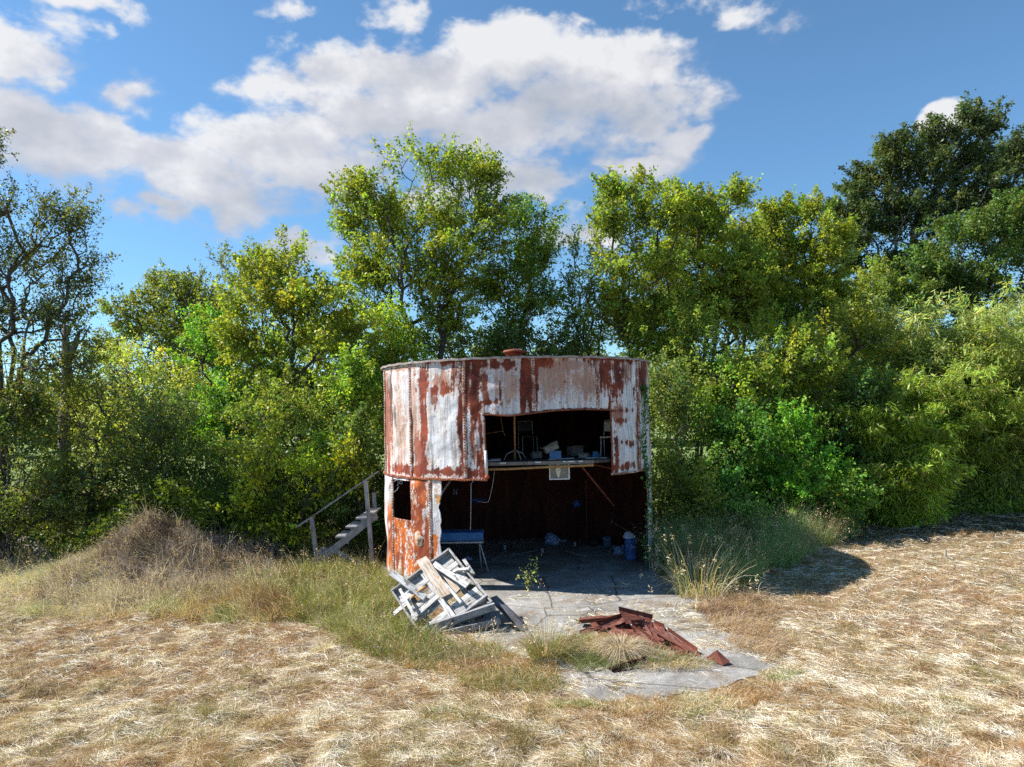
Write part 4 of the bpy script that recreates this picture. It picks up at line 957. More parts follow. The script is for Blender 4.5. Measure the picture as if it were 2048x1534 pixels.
def patch_grass(name, label, cat, poly_px, n, hmin, hmax, cols, seed, lean=.35, bend=(.2, .7), wd=.007, clump=0.5, kind='stuff', seg=4, mt=None, seedhead=0.0, z0=0.0):
    """grass over a ground polygon given in photograph px; cols = list of colours"""
    r = np.random.default_rng(seed); Q = np.array([tuple(G(a, b)[:2]) for a, b in poly_px]); lo, hi = Q.min(0), Q.max(0)
    x = r.uniform(lo[0], hi[0], n * 4); y = r.uniform(lo[1], hi[1], n * 4); c = np.zeros(x.shape, bool); j = len(Q) - 1
    jx = x + (fbm(x * 2, y * 2, seed=seed) - .5) * .8; jy = y + (fbm(x * 2 + 9, y * 2, seed=seed) - .5) * .8
    for i in range(len(Q)):
        xi, yi = Q[i]; xj, yj = Q[j]; c ^= ((yi > jy) != (yj > jy)) & (jx < (xj - xi) * (jy - yi) / (yj - yi + 1e-9) + xi); j = i
    c &= np.hypot(x - TC.x, y - TC.y) > 3.42
    x, y = x[c], y[c]; t = fbm(x * 2.2, y * 2.2, seed=seed + 3, o=3); k = r.uniform(size=len(x)) < (1 - clump) + clump * sst(t, .4, .62); x, y, t = x[k][:n], y[k][:n], t[k][:n]
    n = len(x); z = gz(x, y) - .01 + z0; hh = fbm(x * .9, y * .9, seed=seed + 5, o=2)
    L = (hmin + (hmax - hmin) * r.uniform(size=n)) * (.65 + .7 * hh); th = fbm(x * .8, y * .8, seed=seed + 8) * 8 + r.normal(size=n) * 1.2; q = np.abs(r.normal(size=n)) * lean
    D = np.stack([np.cos(th) * q, np.sin(th) * q, np.ones(n)], 1); cols = np.array(cols); g = np.clip((fbm(x * 1.3, y * 1.3, seed=seed + 9, o=3) - .5) * 1.8 + .5 + r.normal(size=n) * .18, 0, .999)
    col = cols[(g * len(cols)).astype(int)] * (1 + r.normal(size=(n, 1)) * .15)
    V, Fq, cc = blades(np.stack([x, y, z], 1), L, wd * r.uniform(.6, 1.3, n), D, r.uniform(*bend, n), np.clip(col, .01, .85), seg, r)
    if seedhead > 0:
        k = r.uniform(size=n) < seedhead; T = V.reshape(n, -1, 3)[k][:, -1]; m = 7; C = np.repeat(T, m, 0) + r.normal(size=(len(T) * m, 3)) * np.array([.02, .02, .05])
        V2, F2, c2 = leaves(C, .03, .4, pal(len(C), (.45, .33, .22), r), r=r); Fq = np.vstack([Fq, F2 + len(V)]); V = np.vstack([V, V2]); cc = np.vstack([cc, c2])
    o = mesh_np(name, V, Fq, mt or M_blade, None, cc); tagd(o, label, cat, kind=kind); return o
ST = (.62, .52, .38); WS = (.74, .68, .56); OR = (.42, .26, .12); BR = (.20, .12, .075); GN = (.14, .19, .04); LG = (.25, .29, .09); GB = (.33, .28, .24); SG = (.40, .42, .27)
patch_grass('tall_grass', 'green and straw grass in front of the wooden stairs and the tank wall', 'grass',
  [(470,1170),(600,1145),(700,1135),(790,1140),(800,1200),(830,1260),(900,1295),(860,1330),(760,1330),(660,1270),(560,1235)], 27000, .14, .62, [(.09,.07,.035), (.17,.24,.045), LG, BR, (.17,.24,.045), (.26,.34,.08), ST, GB, (.30,.38,.10)], 501, .55, (.1, .8), wd=.0085, seedhead=.02)
patch_grass('tall_grass', 'dull yellow grass along the foot of the brush mound', 'grass',
  [(330,1205),(480,1185),(560,1190),(640,1240),(520,1250),(380,1240),(280,1235)], 13000, .12, .6, [BR, OR, ST, LG, ST, WS, GN], 502, .6, wd=.0085)
patch_grass('pale_grass', 'silvery green long grass swept flat at the left edge', 'grass',
  [(-60,1130),(80,1120),(160,1165),(330,1200),(370,1225),(200,1245),(80,1235),(-60,1220)], 11000, .35, .75, [SG, SG, (.50,.50,.36), ST], 503, .8, (.5, 1.0), wd=.007, seedhead=.03)
patch_grass('brush_mound_grass', 'grey-brown dry grass and twigs covering the mound at the left', 'dry grass',
  [(70,1215),(150,1160),(180,1120),(250,1080),(330,1070),(430,1075),(520,1110),(580,1150),(540,1190),(420,1205),(300,1215),(190,1225)], 64000, .12, .55, [(.07,.05,.04), (.30,.25,.23), (.26,.20,.17), (.42,.38,.36), (.13,.10,.08), (.52,.47,.44), BR, (.46,.39,.36), (.20,.14,.11), (.66,.61,.57)], 504, 1.1, (.0, .9), wd=.009, clump=.45, seedhead=.01)
patch_grass('thicket_weeds', 'shaded grey-green weeds along the foot of the left thicket', 'weeds',
  [(-80,1125),(-80,1060),(150,1060),(400,1060),(620,1075),(760,1085),(775,1130),(640,1145),(500,1130),(200,1130)], 19000, .3, 1.1, [(.07,.05,.03), GN, (.10,.13,.04), GB, (.08,.12,.03), (.5,.46,.38)], 505, .5, wd=.009, seedhead=.08)
patch_grass('thicket_weeds', 'dense blue-green weeds in the tank\'s shadow right of the slab', 'weeds',
  [(1310,1130),(1330,1080),(1420,1060),(1560,1050),(1700,1040),(1720,1075),(1640,1110),(1540,1150),(1480,1185),(1400,1180)], 44000, .35, 1.55, [BR, (.18,.34,.12), (.22,.40,.14), (.18,.34,.11), (.34,.40,.14), GB], 506, .3, seedhead=.10)
patch_grass('thicket_weeds', 'thin brown weeds at the foot of the bamboo', 'weeds',
  [(1700,1070),(1720,1020),(1850,990),(2100,960),(2120,1000),(1900,1030),(1760,1080)], 9000, .2, .5, [BR, GB, GN, (.3,.2,.12)], 507, .5)
patch_grass('dry_weeds', 'pinkish dry weeds spilling over the slab edge below the cane grass', 'dry grass',
  [(1385,1185),(1440,1180),(1520,1185),(1560,1230),(1570,1290),(1540,1330),(1490,1300),(1420,1260),(1390,1225)], 15000, .10, .38, [BR, (.42,.30,.22), ST, OR, GB, (.62,.50,.38)], 508, .9, (.3, .9))
patch_grass('dry_weeds', 'brown grass growing through the slab beneath the scrap sheets', 'dry grass',
  [(1110,1330),(1100,1290),(1180,1280),(1290,1300),(1420,1330),(1400,1350),(1260,1352),(1210,1350),(1150,1345)], 5200, .08, .30, [BR, LG, ST, OR, GN], 509, .9, (.3, .9), z0=.05)
patch_grass('dry_weeds', 'olive grass fringing the near left corner of the slab', 'dry grass',
  [(830,1270),(920,1290),(1000,1310),(1080,1330),(1120,1350),(1100,1400),(960,1395),(830,1350),(740,1310)], 15000, .08, .30, [BR, OR, LG, ST, GN, OR], 510, .7, (.2, .8))
patch_grass('dry_weeds', 'tan grass lip along the front edge of the slab', 'dry grass',
  [(1080,1395),(1200,1405),(1300,1415),(1430,1398),(1520,1368),(1590,1335),(1610,1350),(1540,1392),(1430,1425),(1280,1440),(1090,1425)], 9000, .06, .18, [OR, OR, ST, WS, LG], 511, .6, (.2, .7))

patch_grass('tall_stalks', 'thin pale stalks standing above the grass at the left', 'grass stalks',
  [(-60,1215),(-60,1120),(200,1110),(420,1080),(560,1110),(700,1130),(790,1140),(800,1190),(640,1230),(400,1230),(150,1240)], 2600, .45, 1.0, [WS, ST, GB, SG], 521, .45, (.1, .7), wd=.008, clump=.6, seedhead=.25)
patch_grass('tall_stalks', 'pale curling stalks around the foot of the crate and the slab corner', 'grass stalks',
  [(700,1200),(800,1230),(900,1290),(1000,1310),(1080,1330),(1060,1370),(900,1350),(760,1310),(690,1250)], 1500, .25, .65, [WS, ST, LG, GB], 522, .8, (.3, 1.1), wd=.007, clump=.5, seedhead=.1)
patch_grass('tall_stalks', 'upright dry stalks along the weed bank at the right', 'grass stalks',
  [(1320,1130),(1400,1090),(1560,1060),(1700,1050),(1690,1090),(1560,1140),(1480,1180),(1400,1180)], 1200, .5, 1.1, [GB, ST, LG], 523, .3, (.1, .5), wd=.008, clump=.5, seedhead=.3)
def tuft(name, label, cat, px, py, n, h, rad, cols, seed, lean=.5, bend=(.3, .9), wd=.008, seedhead=0.0, group=None, z0=0.0, droop=False):
    r = np.random.default_rng(seed); b = G(px, py); o0 = np.array([b.x, b.y, gz1(b.x, b.y) + z0]); a = r.uniform(0, 6.28, n); q = rad * np.sqrt(r.uniform(size=n))
    B = np.stack([q * np.cos(a), q * np.sin(a), np.zeros(n)], 1); sp_ = np.abs(r.normal(size=n)) * lean; D = np.stack([np.cos(a) * sp_, np.sin(a) * sp_, np.ones(n)], 1)
    L = h * r.uniform(.45, 1.1, n); cols = np.array(cols); col = cols[r.integers(0, len(cols), n)] * (1 + r.normal(size=(n, 1)) * .15)
    V, Fq, cc = blades(B, L, wd * r.uniform(.6, 1.3, n), D, r.uniform(*bend, n), np.clip(col, .01, .85), 5, r); V[:, 2] = np.maximum(V[:, 2], .003)
    if seedhead:
        k = r.uniform(size=n) < seedhead; T = V.reshape(n, -1, 3)[k][:, -1]; m = 14; C = np.repeat(T, m, 0) + r.normal(size=(len(T) * m, 3)) * np.array([.02, .02, .06])
        V2, F2, c2 = leaves(C, .045, .35, pal(len(C), (.50, .40, .26), r), r=r); Fq = np.vstack([Fq, F2 + len(V)]); V = np.vstack([V, V2]); cc = np.vstack([cc, c2])
    o = mesh_np(name, V, Fq, M_blade, None, cc); o.location = o0; tagd(o, label, cat, group); return o
tuft('cane_grass', 'tall arching straw-coloured cane grass at the right edge of the slab', 'grass clump', 1402, 1195, 300, 1.35, .50, [ST, WS, LG, (.5,.45,.22), (.2,.27,.08), ST], 601, .24, (.1, .95), .013, .10)
tuft('cane_grass', 'thin cane stalks with seed heads beside the tall cane grass', 'grass clump', 1372, 1185, 60, 1.5, .25, [ST, LG, OR], 602, .25, (.1, .35), .010, .25)
tuft('grass_clump', 'green and brown grass clump on the slab between wood pile and scrap sheets', 'grass clump', 1092, 1325, 760, .80, .26, [GN, LG, BR, OR, ST, LG], 603, .5, (.2, .7), .006, .02, 'grass clumps on the slab', .05)
tuft('grass_clump', 'drooping dry straw clump in the middle of the scrap sheets', 'grass clump', 1243, 1318, 1500, .58, .20, [WS, ST, ST, BR, (.34,.30,.24)], 604, .5, (.6, 1.7), .006, 0, 'grass clumps on the slab', .1)
tuft('grass_clump', 'sparse curling grass clump against the front of the crate', 'grass clump', 955, 1285, 150, .62, .45, [ST, GN, BR, (.5,.42,.33)], 605, .7, (.4, 1.1), .007, .03, 'grass clumps on the slab')
tuft('grass_clump', 'olive grass clump at the near left corner of the slab', 'grass clump', 880, 1440, 420, .20, .22, [LG, OR, GN], 606, .6, (.2, .7), .006)
tuft('grass_clump', 'green grass clump left of the crate', 'grass clump', 742, 1290, 520, .36, .35, [GN, LG, GN, OR, BR], 607, .6, (.2, .8), .006)
tuft('grass_clump', 'bleached grass clump lying over at the edge of the mown field', 'grass clump', 650, 1300, 300, .42, .12, [WS, (.8,.78,.72), ST], 608, 1.1, (.5, 1.0), .007)
tuft('grass_clump', 'dark tan grass clump in the field at the right edge', 'grass clump', 1990, 1290, 420, .20, .5, [BR, LG, OR], 609, .6, (.2, .7), .007)

tuft('weed_clump', 'green weed clump right behind the tall cane grass', 'weeds', 1435, 1182, 420, .95, .45, [LG, (.2,.3,.08), ST, BR], 613, .4, (.1, .8), .009, .06, 'weed clumps at the slab edge')
tuft('weed_clump', 'brown and green weed clump between the tank post and the cane grass', 'weeds', 1352, 1160, 380, .75, .40, [LG, (.16,.24,.07), BR, GB], 614, .5, (.1, .9), .008, .06, 'weed clumps at the slab edge')
tuft('weed_clump', 'low sprawling straw weed clump right of the cane grass', 'weeds', 1478, 1192, 420, .62, .50, [ST, BR, WS, (.42,.30,.22)], 615, .8, (.3, 1.2), .008, .03, 'weed clumps at the slab edge')
# leafy sapling in the crack of the slab
def small_plant(name, label, cat, px, py, stems_px, leafn, leaf, col, seed, z0=.05, spread=.05):
    r = np.random.default_rng(seed); b = G(px, py, z0); root = empty(name, b, label, cat); mb = MB(); C = []
    for (tx, ty) in stems_px:
        t = P(tx, ty, b.y) - b; p = [Vector((0, 0, 0)), t * .5 + Vector((r.uniform(-.03, .03), r.uniform(-.05, .05), .02)), t]; mb.tube(p, [.006, .004, .002], 5)
        for k in range(leafn):
            f = r.uniform(.25, 1.02); C.append(np.array(t) * f + r.normal(size=3) * spread)
    mb.build('stem', M_bark, root); V, Fq, c = leaves(np.array(C), leaf, .5, pal(len(C), col, r), .2, .6, r=r); mesh_np('leaves', V, Fq, M_leaf, root, c); return root
small_plant('slab_sapling', 'small leafy sapling growing from the slab in front of the tank', 'sapling', 1056, 1182, [(1075,1113),(1040,1135),(1050,1150),(1068,1140),(1062,1120)], 26, .062, (.32,.36,.10), 611)
small_plant('slab_weed', 'thin dry weed leaning from the slab edge of the tank shadow', 'weed', 1092, 1186, [(1072,1150),(1080,1165)], 8, .03, (.4,.3,.15), 612)

# ivy on the right edge of the shell
def ivy():
    r = np.random.default_rng(9); C = []; mb = MB(); line = [(1288,1130),(1291,1060),(1294,980),(1287,920),(1281,880),(1288,830),(1286,790),(1283,770)]; W3 = []
    for (px, py) in line:
        a, z = tpix(px, py); a = a if abs(a) < 88 else 82; W3.append(cyl(a, TR + .03, max(z, .1)) + TC)
    mb.tube(W3, .008, 5); root = empty('ivy', W3[0], 'green ivy climbing the right edge of the tank', 'ivy')
    o = mb.build('stem', M_bark, root); o.location = -Vector(W3[0])
    for i in range(len(W3) - 1):
        for k in range(55 if i != 2 else 100):
            f = r.uniform(); p = W3[i].lerp(W3[i + 1], f); a = math.degrees(math.atan2(p.x - TC.x, -(p.y - TC.y))) + r.normal() * 1.7; q = cyl(a, TR + .03 + abs(r.normal()) * .035, p.z + r.normal() * .08) + TC; C.append(np.array(q - W3[0]))
    V, Fq, c = leaves(np.array(C), .07, .85, pal(len(C), (.045, .13, .02), r), .4, 0, r=r); mesh_np('leaves', V, Fq, M_leaf, root, c)
ivy()

# ------------------------------------------------------------------ wooden stairs left of the tank
SD = 17.6
st = empty('wooden_stairs', P(690, 1130, SD), 'weathered grey wooden stairs with a slanting handrail left of the tank', 'stairs'); so = Vector(st.location)
def sps(px, py, d=SD): return P(px, py, d) - so
mb = MB(); mb.board(sps(592,1055), sps(756,943), .035, .04, up=(0, 1, 0), rag=.01); mb.build('handrail', M_stepwood, st)
for (a, b_) in (((623,1035),(636,1140)), ((731,962),(745,1125))):
    mb = MB(); mb.board(sps(*a), sps(*b_), .09, .09, up=(0, 1, 0), rag=.01); mb.build('rail_post', M_stepwood, st)
mb = MB(); mb.board(sps(748,985,SD+.9), sps(752,1040,SD+.9), .09, .09, up=(0, 1, 0)); mb.build('rail_post', M_stepwood, st)
for dd in (.06, .85):
    mb = MB(); mb.board(sps(640,1120,SD+dd), sps(752,1030,SD+dd), .16, .045, up=(0, 1, 0)); mb.build('stringer', M_stepwood, st)
for (px, py) in ((648,1100),(690,1068),(710,1049),(730,1032),(745,1022)):
    c = sps(px, py, SD + .46); mb = MB(); mb.box(c, (.27, .92, .04), Matrix.Rotation(R_(random.uniform(-3, 3)), 3, 'Y')); mb.build('tread', M_stepwood, st)
    mb = MB(); mb.box(c + Vector((.08, -.38, -.10)), (.20, .04, .15)); mb.build('tread_block', M_stepwood, st)
mb = MB(); mb.board(sps(668,1100), sps(716,1128), .10, .05, up=(0, 1, 0)); mb.build('brace', M_stepwood, st)

# ------------------------------------------------------------------ tilted crate, pallets and loose boards
A = P(897, 1097, 13.5); B = P(782, 1180, 13.15); D = P(976, 1188, 12.65)
u = (B - A); lu = u.length; u.normalize(); w = (D - A); w -= u * w.dot(u); lw = w.length; w.normalize(); nrm = u.cross(w).normalized()
if nrm.z < 0: nrm = -nrm
CR3 = Matrix((u, w, nrm)).transposed()
crate = empty('wooden_crate', (A + B + D) / 3 * 1.0, 'big tilted crate of grey and white boards leaning on the pile before the tank', 'crate'); co = Vector(crate.location)
def cp(a, b, h=0.0): return A + u * (a * lu) + w * (b * lw) + nrm * h - co
HS = .17
for (a, b, wd_, nm_) in (((0, 0), (1, 0), .17, 'side_board'), ((0, 1), (1, 1), .20, 'side_board'), ((0, 0), (0, 1.12), .15, 'side_board'), ((1, 0), (1, 1), .15, 'side_board')):
    mb = MB(); mb.board(cp(*a, -.085), cp(*b, -.085), .035, wd_, up=nrm, rag=.01); mb.build(nm_, M_greywood, crate)
mb = MB(); mb.board(cp(-.02, 1.02, -.24), cp(1.02, 1.03, -.24), .03, .09, up=nrm); mb.build('lower_rail', M_greywood, crate)
mb = MB(); mb.board(cp(.0, 1.0, -.20), cp(1.0, 1.0, -.20), .03, .07, up=nrm); mb.build('side_board', M_stepwood, crate)
for a_ in (.18, .5, .82):
    mb = MB(); mb.board(cp(a_, 0.01, -.19), cp(a_, .99, -.19), .09, .05, up=nrm); mb.build('bearer', M_stepwood, crate)
for i, b in enumerate(np.linspace(.05, .96, 11)):
    if i == 7: continue
    mb = MB(); mb.board(cp(.02 + .03 * random.random(), b, -.11), cp(.98 if i != 3 else .6, b + random.uniform(-.02, .02), -.11), lw * .082, .02, up=nrm, rag=.02); mb.build('bottom_slat', M_palewood if i % 3 else M_greywood, crate)
for b in (.2, .52):
    mb = MB(); mb.board(cp(.5, b, -.05), cp(1.0, b + .04, -.05), .09, .025, up=nrm); mb.build('cross_slat', M_palewood, crate)
mb = MB(); mb.board(cp(.50, .02, -.06), cp(.53, .98, -.06), .10, .03, up=nrm); mb.build('cross_slat', M_palewood, crate)
# loose boards lying in and on it
LB = [
 ((843,1118),(893,1192),13.4,12.75,.20,.045,M_brownwood,'widest mottled brown plank lying diagonally across the crate','loose_board',.10),
 ((783,1145),(850,1195),13.2,12.9,.12,.035,M_palewood,'white plank sticking out over the upper left corner of the crate','loose_board',.06),
 ((868,1128),(935,1172),13.3,12.75,.10,.035,M_palewood,'white plank lying right of the widest brown plank in the crate','loose_board',.09),
 ((872,1148),(922,1205),13.2,12.55,.05,.03,M_palewood,'narrow bent white lath hanging over the front of the crate','lath',.13),
 ((812,1208),(850,1172),13.05,12.95,.035,.03,M_orangewood,'thin splintered orange lath in the left part of the crate','lath',.06),
 ((885,1150),(915,1182),13.25,12.9,.12,.04,M_brownwood,'short broken brown board stub in the middle of the crate','board_stub',.05),
 ((905,1145),(940,1138),13.3,13.05,.05,.05,M_palewood,'short white batten across the right corner of the crate','batten',.06),
 ((788,1228),(822,1200),12.95,12.85,.08,.03,M_palewood,'whitish board end poking out below the left corner of the crate','loose_board',.0),
 ((800,1178),(833,1240),13.0,12.35,.05,.03,M_palewood,'slim white batten along the left flank of the crate','batten',.02),
 ((928,1120),(948,1150),13.4,13.1,.06,.05,M_greywood,'grey post stub standing behind the right corner of the crate','board_stub',.0),
]
for (a, b, da, db, wd_, t_, mt, lb, nm, lift) in LB:
    mb = MB(); a3 = P(*a, da) + nrm * lift * .0; b3 = P(*b, db); mb.board(a3, b3, wd_, t_, up=nrm, bend=.03 if wd_ < .06 else 0, rag=.035 if mt in (M_brownwood, M_orangewood) else .008); tagd(recenter(mb.build(nm, mt)), lb, 'board', 'loose boards in the crate')
# the stack under it
def stack_board(pa, pb, da, db, wd_, t_, mt, lb):
    mb = MB(); mb.board(P(*pa, da), P(*pb, db), wd_, t_, up=(0, 0, 1), rag=.01); return tagd(recenter(mb.build('stacked_timber', mt)), lb, 'timber', 'timbers stacked under the crate')
stack_board((860,1255), (990,1212), 12.45, 12.5, .12, .11, M_stepwood, 'uppermost square timber under the crate front, notched by a white batten end')
stack_board((850,1275), (1000,1240), 12.35, 12.5, .14, .10, M_stepwood, 'middle dark timber of the stack under the crate')
stack_board((862,1290), (1012,1260), 12.25, 12.45, .15, .09, M_stepwood, 'lowest timber of the stack, its end on the slab')
stack_board((905,1222), (975,1206), 13.5, 13.5, .5, .10, M_stepwood, 'wide grey timber hidden in the shade behind the stack front')
stack_board((880,1262), (960,1242), 13.4, 13.4, .6, .25, M_slatewood, 'block of dark timber carrying the back of the crate')
stack_board((985,1195), (1040,1248), 13.1, 12.65, .20, .04, M_slatewood, 'dark slate-grey plank sliding off the stack onto the slab')
stack_board((1005,1210), (1050,1262), 12.9, 12.4, .12, .03, M_slatewood, 'narrow dark plank lying beside the slate-grey plank')
mb = MB(); mb.box(P(976, 1212, 12.55), (.05, .05, .13), Matrix.Rotation(.2, 3, 'Y')); tagd(recenter(mb.build('batten_end', M_palewood)), 'pale batten end stuck upright before the stacked timbers', 'board')

# ------------------------------------------------------------------ rusty scrap sheets on the slab
def sheet(label, pts_px, zs, name='scrap_sheet', fold=None, seed=0):
    """bent steel sheet: photograph px of its corners on levels zs; gets thickness, a folded edge and dents"""
    rr = random.Random(seed); pts = [G(a, b, z) for (a, b), z in zip(pts_px, zs)]; c = sum(pts, Vector()) / len(pts)
    n = len(pts); nn = Vector((0, 0, 0))
    for i in range(n): nn += (pts[i] - c).cross(pts[(i + 1) % n] - c)
    nn.normalize(); nn = nn if nn.z > 0 else -nn; mb = MB(); k = 6; grid = []; bow = rr.uniform(-.01, .045)
    if n == 4:
        for i in range(k + 1):
            for j in range(k + 1):
                p = pts[0].lerp(pts[1], i / k).lerp(pts[3].lerp(pts[2], i / k), j / k); bz = bow * math.sin(math.pi * i / k); ed = .012 if i in (0, k) or j in (0, k) else 0; grid.append(p + nn * (rr.uniform(-.012, .012) + bz) + Vector((rr.uniform(-ed, ed), rr.uniform(-ed, ed), 0)))
        N1 = len(grid); vs = grid + [p - nn * .006 for p in grid]; fs = []
        for i in range(k):
            for j in range(k):
                q = (i * (k + 1) + j, (i + 1) * (k + 1) + j, (i + 1) * (k + 1) + j + 1, i * (k + 1) + j + 1); fs += [q, tuple(N1 + v for v in q[::-1])]
        bd = [i * (k + 1) for i in range(k)] + [k * (k + 1) + j for j in range(k)] + [(k - i) * (k + 1) + k for i in range(k)] + [k - j for j in range(k)]
        for i in range(len(bd)): a, b = bd[i], bd[(i + 1) % len(bd)]; fs.append((a, b, N1 + b, N1 + a))
        mb.add(vs, fs)
    else:
        vs = pts + [p - nn * .008 for p in pts]; mb.add(vs, [tuple(range(n)), tuple(range(n, 2 * n))[::-1]] + [(i, (i + 1) % n, n + (i + 1) % n, n + i) for i in range(n)])
    if fold is not None:                       # turned-up flange along one edge
        a, b = pts[fold], pts[(fold + 1) % n]; up_ = (nn + (a - c).normalized() * .25).normalized() * .07
        mb.add([a, b, b + up_, a + up_, a - nn * .006 + Vector((0, 0, .0)), b - nn * .006, b + up_ * 1.0 + (b - a).normalized() * .004 - (c - b).normalized() * .006, a + up_ - (c - a).normalized() * .006], [(0, 1, 2, 3), (4, 7, 6, 5), (3, 2, 6, 7), (0, 4, 5, 1), (1, 5, 6, 2), (0, 3, 7, 4)])
    return tagd(recenter(mb.build(name, M_scrap)), label, 'metal sheet', 'rusty sheets heaped on the slab')
m, N = mat('red_brown_scrap'); t = N.n('ShaderNodeTexCoord'); o_ = N.n('ShaderNodeObjectInfo'); n1 = N.noise(t.outputs['Object'], 5, 6, .65); n2 = N.noise(t.outputs['Object'], 45, 3, .6)
c = N.ramp(N.m('ADD', N.m('MULTIPLY', n1, .75), N.m('MULTIPLY', n2, .25)), [(.34, (.060, .018, .012)), (.52, (.135, .040, .026)), (.68, (.23, .080, .055))])
finish(N, c, .65, 0, n2, .35, .008, .35); M_scrap = m
sheet('long narrow sheet pointing left at the far end of the heap', [(1156,1247),(1240,1240),(1240,1228),(1158,1235)], [.12,.22,.26,.16], fold=0, seed=1)
sheet('curled leaf-shaped sheet at the left end of the heap', [(1158,1262),(1200,1250),(1218,1262),(1162,1268)], [.10,.20,.12,.07], seed=2)
sheet('topmost pointed sheet with a dark edge at the peak of the heap', [(1238,1221),(1305,1237),(1300,1250),(1252,1248)], [.40,.26,.24,.27], fold=0, seed=3)
sheet('bent sheet facing the camera just below the peak', [(1222,1248),(1250,1230),(1256,1250),(1240,1258)], [.22,.30,.22,.16], seed=4)
sheet('rust-red sheet with two bolt holes in the middle of the heap', [(1283,1247),(1308,1244),(1310,1284),(1290,1268)], [.32,.30,.12,.16], seed=5)
sheet('long strip sliding down from the middle of the heap to the right', [(1262,1252),(1278,1260),(1316,1290),(1308,1298)], [.24,.24,.09,.08], fold=1, seed=6)
sheet('largest flat sheet reaching down the right side of the heap', [(1322,1262),(1336,1262),(1395,1304),(1355,1305)], [.26,.26,.09,.08], fold=1, seed=7)
sheet('rib sheet lying on top of the largest flat sheet', [(1310,1248),(1330,1256),(1328,1282),(1318,1282)], [.30,.28,.18,.16], fold=0, seed=8)
sheet('narrow sheet buried in straw left of the middle', [(1200,1252),(1250,1262),(1275,1285),(1240,1280)], [.14,.18,.10,.08], seed=9)
sheet('half-buried sheet below the straw clump', [(1280,1300),(1306,1302),(1298,1312),(1282,1313)], [.12,.10,.07,.07], seed=10)
sheet('long sheet edge half hidden in grass nearest the camera', [(1218,1340),(1290,1318),(1300,1322),(1232,1343)], [.08,.14,.10,.07], fold=0, seed=11)
sheet('dark channel sheet under the heap at the right', [(1350,1303),(1396,1304),(1400,1312),(1352,1310)], [.09,.08,.07,.07], seed=12)
sheet('wide sheet lying flat in the shade beneath the peak', [(1225,1262),(1290,1250),(1320,1290),(1262,1290)], [.15,.17,.08,.08], seed=13)
sheet('twisted strip between the peak and the long narrow sheet', [(1195,1248),(1245,1232),(1252,1243),(1205,1258)], [.22,.33,.28,.16], fold=0, seed=14)
sheet('short square sheet standing on edge in the middle of the heap', [(1262,1240),(1290,1238),(1296,1262),(1266,1264)], [.36,.34,.18,.16], seed=15)
sheet('long thin rib crossing over the largest flat sheet', [(1300,1258),(1308,1256),(1382,1300),(1374,1303)], [.30,.30,.13,.11], seed=16)
sheet('bent sheet under the rust-red one', [(1278,1262),(1330,1262),(1350,1300),(1300,1296)], [.18,.18,.07,.07], seed=17)
sheet('broad crumpled sheet lying at the left of the heap under the strips', [(1180,1246),(1250,1236),(1275,1268),(1200,1276)], [.16,.22,.10,.07], seed=18)
sheet('broad buckled sheet forming the right shoulder of the heap', [(1285,1240),(1330,1254),(1350,1290),(1285,1280)], [.30,.27,.10,.12], seed=19)
# lone triangular piece
tri = [G(1411,1316,.07), G(1433,1300,.24), G(1446,1331,.07)]
mb = MB(); a, b, c_ = tri; e = Vector((.03, .10, -.0)); d_ = b + Vector((.16, -.10, -.14))
mb.add([a, b, a + Vector((.02, -.05, -.005)), c_, d_, b + Vector((.012, .01, 0)), a + Vector((0, .01, 0)), c_ + Vector((0, .012, 0)), d_ + Vector((0.008, .012, 0))],
       [(0, 2, 1), (1, 2, 3, 4), (1, 4, 8, 5), (5, 8, 7, 6), (0, 1, 5, 6), (3, 7, 8, 4), (0, 6, 7, 3, 2)])
tagd(recenter(mb.build('scrap_wedge', M_scrap)), 'lone triangular rusty piece standing apart right of the heap', 'metal piece')

# ------------------------------------------------------------------ things inside the tank
M_bluepad = simple('blue_vinyl', (.03, .12, .32), (.06, .20, .46), 6, .45)
M_greymetal = simple('dull_grey_metal', (.28, .28, .30), (.5, .5, .52), 10, .5)
bn = empty('padded_bench', G(920, 1150, .055), 'bench with a blue pad and splayed metal legs inside the left of the tank', 'bench'); bo = Vector(bn.location)
def bp_(px, py, d): return P(px, py, d) - bo
D1 = 17.0
l, r_ = bp_(840, 1075, D1), bp_(966, 1073, D1)
mb = MB(); mb.board(l + Vector((0, .25, 0)), r_ + Vector((0, .25, 0)), .52, .20, rag=0); o = mb.build('pad', M_bluepad, bn)
bv = o.modifiers.new('bevel', 'BEVEL'); bv.width = .03; bv.segments = 3; bv.limit_method = 'ANGLE'
mb = MB(); mb.board(l + Vector((0, .25, -.13)), r_ + Vector((0, .25, -.13)), .54, .035, rag=0); mb.build('frame', M_greymetal, bn)
for (tx, bx_, dd) in ((960, 976, 0), (958, 962, .45), (862, 852, 0), (862, 856, .45)):
    tpv = bp_(tx, 1086, D1 + dd); bt = G(bx_, 1138 if dd == 0 else 1130, .055) - bo; bt.z = .0
    bt = Vector(((P(bx_, 1100, D1 + dd) - bo).x, tpv.y, 0.0)); mb = MB(); mb.tube([tpv, bt], .016, 8); mb.build('leg', M_greymetal, bn, True)
